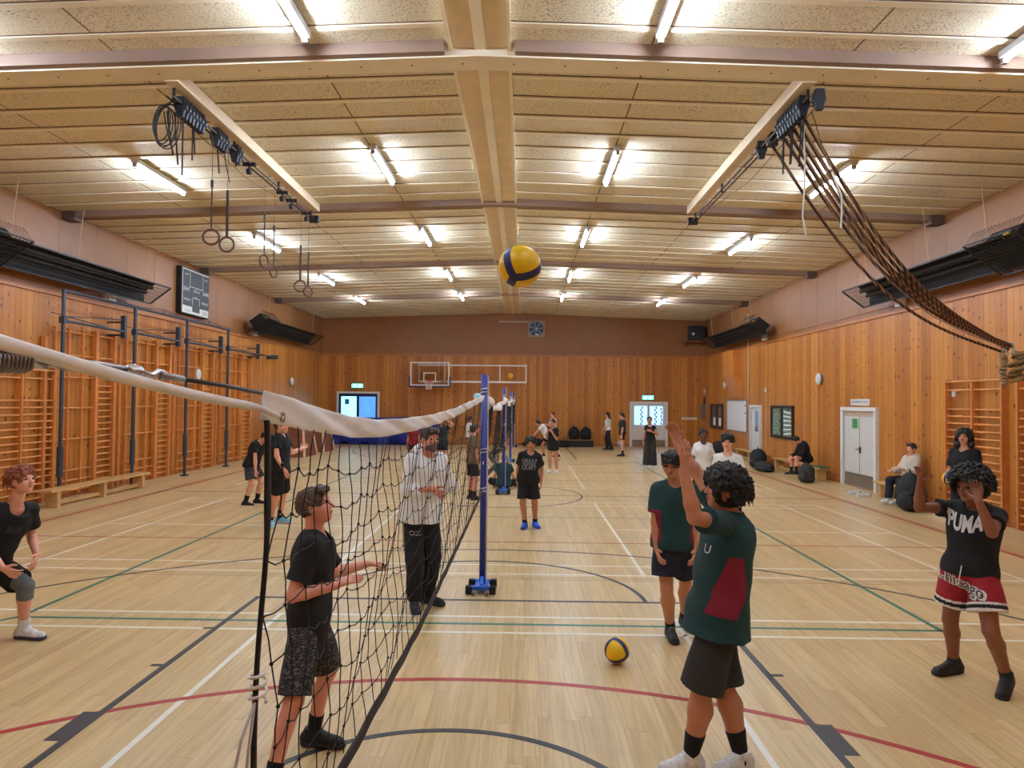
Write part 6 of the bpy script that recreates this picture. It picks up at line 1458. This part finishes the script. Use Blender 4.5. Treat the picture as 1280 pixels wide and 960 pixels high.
# ================================================================== BAGS, SHOES, CLUTTER
M_BAG = pm('black bag cloth', (28, 28, 31), .8, var=.2, scale=12., bump=.3, bscale=60.)
def bag(c, r, label, seed=0, strap=True, col=None, upright=True):
    t = thing('backpack', (c[0], c[1], 0), label, 'bag', None)
    D = SDF(); I = np.eye(3); m_ = col or M_BAG
    D.ell((c[0], c[1], r[2] * .52), I, (r[0], r[1], r[2] * .52), .05, clip=[((0, 0, .004), (0, 0, -1))]); D.ell((c[0], c[1], r[2] * .22), I, (r[0] * 1.05, r[1] * 1.08, r[2] * .26), .06, clip=[((0, 0, .004), (0, 0, -1))])
    D.build('bag_body', m_, t, .014, wrinkle(.010, 18., seed))
    P2 = SDF(); P2.ell((c[0] - r[0] * .75, c[1] - r[1] * .5, r[2] * .30), I, (r[0] * .5, r[1] * .6, r[2] * .26), .03); P2.build('front_pocket', m_, t, .014, wrinkle(.008, 22., seed + 2))
    if strap:
        MB().tube([(c[0], c[1] + .02, r[2] * .98), (c[0] - .03, c[1], r[2] * 1.14), (c[0], c[1] - .05, r[2] * .98)], .012, 6).build('handle', M_BLACK, t, True)
        MB().tube([(c[0] + r[0] * .4, c[1] - r[1] * .5, r[2] * .9), (c[0] - r[0] * .7, c[1] - r[1] * .9, r[2] * .55), (c[0] - r[0] * .8, c[1] - r[1] * .8, r[2] * .12)], .016, 6).build('strap', M_BLACK, t, True)
    return t
bag((8.40, 14.12), (.24, .32, .74), 'big black backpack standing in front of the person in the cream jacket', 1)
bag((8.30, 22.9), (.26, .36, .62), 'black backpack leaning by the bench right of the narrow white door', 2); bag((8.15, 21.9), (.24, .55, .30), 'long black bag lying flat beside the seated boy', 3, False)
bag((8.25, 18.9), (.2, .25, .5), 'dark backpack on the floor by the seated boy\'s bench end', 4, True, pm('dark grey bag cloth', (52, 48, 46), .8, var=.3, scale=20.))
bag((8.55, 28.3), (.3, .5, .55), 'big black bag lying on the floor below the whiteboard', 5, False); bag((8.7, 25.4), (.16, .2, .62), 'small black bag sitting on the whiteboard bench', 6, False) if False else None
t = thing('low_platform', (3.1, 32.45, 0), 'dark low platform carrying two black bags at the back wall', 'platform')
MB().box((2.15, 32.1, .0), (3.75, 32.8, .30)).build('base', M_BLACK, t, bevel=.01); MB().box((2.2, 32.05, .30), (3.75, 32.8, .335)).build('top', pm('grey brown board', (130, 104, 82), .5), t)
for x, lab in ((2.86, 'left of two black bags on the low platform at the back wall'), (3.42, 'right of two black bags on the low platform at the back wall')):
    t = thing('sports_bag', (x, 32.45, .335), lab, 'bag', None)
    D = SDF(); D.ell((x, 32.45, .62), np.eye(3), (.27, .24, .32), .04, clip=[((0, 0, .34), (0, 0, -1))]); D.build('bag_body', M_BAG, t, .016, wrinkle(.012, 16., x)); MB().tube([(x - .05, 32.45, .92), (x, 32.44, .99), (x + .05, 32.45, .92)], .012, 6).build('handle', M_BLACK, t)
bag((2.35, 31.8), (.25, .2, .22), 'small black bag on the floor left of the low platform', 8, False)
bag((1.0, 32.4), (.5, .22, .36), 'long dark bag lying at the foot of the back wall behind the farthest post', 9, False)
t = thing('crate', (8.75, 13.45, 0), 'small white crate on the floor below the right wall bars', 'crate')
f = MB().box((8.55, 13.3, .0), (8.95, 13.62, .03))
for a in ((8.55, 13.3, 8.57, 13.62), (8.93, 13.3, 8.95, 13.62), (8.55, 13.3, 8.95, 13.32), (8.55, 13.60, 8.95, 13.62)): f.box((a[0], a[1], .03), (a[2], a[3], .27))
f.build('tub', pm('white plastic', (206, 208, 204), .4), t, bevel=.005); MB().box((8.545, 13.40, .2), (8.552, 13.52, .23)).build('handle_slot', MC['grey gap'], t)
M_SN = pm('off white sneaker', (206, 200, 188), .7, var=.1, scale=30.)
def sneaker(x, y, a, label):
    t = thing('sneaker', (x, y, 0), label, 'shoe', 'loose shoes by the bench'); d = np.array([math.cos(a), math.sin(a), 0]); z = np.array([0, 0, 1.]); c = np.array([x, y, 0])
    D = SDF(); D.cone(c + z * .05, c + z * .075 - d * .02, .042, .04, .02, clip=[((0, 0, .02), (0, 0, -1)), ((0, 0, .11), (0, 0, 1))]); D.cone(c + z * .045, c + d * .2 + z * .038, .04, .036, .02, clip=[((0, 0, .02), (0, 0, -1))]); D.build('upper', M_SN, t, .007)
    D = SDF(); D.cone(c + z * .01, c + d * .205 + z * .01, .044, .042, .005, clip=[((0, 0, .022), (0, 0, 1)), ((0, 0, .001), (0, 0, -1))]); D.build('sole', pm('white rubber', (216, 214, 208), .6), t, .006)
    g = MB()
    for i in range(4): q_ = c + d * (.05 + .025 * i) + z * (.092 - .008 * i); s_ = np.array([-d[1], d[0], 0]); g.tube([q_ - s_ * .022, q_ + z * .006, q_ + s_ * .022], .003, 5)
    g.build('laces', pm('white lace', (226, 222, 214), .8), t)
for i, (x, y, a, lab) in enumerate(((8.52, 16.62, 3.3, 'off white sneaker by the bench right of the double door, leftmost'), (8.45, 16.42, 3.0, 'off white sneaker second from the left beside that bench'), (8.50, 16.2, 3.4, 'off white sneaker third from the left beside that bench'), (8.47, 15.98, 2.9, 'off white sneaker rightmost of the loose shoes by the bench'))): sneaker(x, y, a, lab)
tag(MB().box((8.66, 18.95, .381), (8.92, 19.5, .41)).build('folder', pm('green folder', (40, 96, 62), .6), bevel=.004), 'green folder lying on the end of the seated boy\'s bench', 'folder')
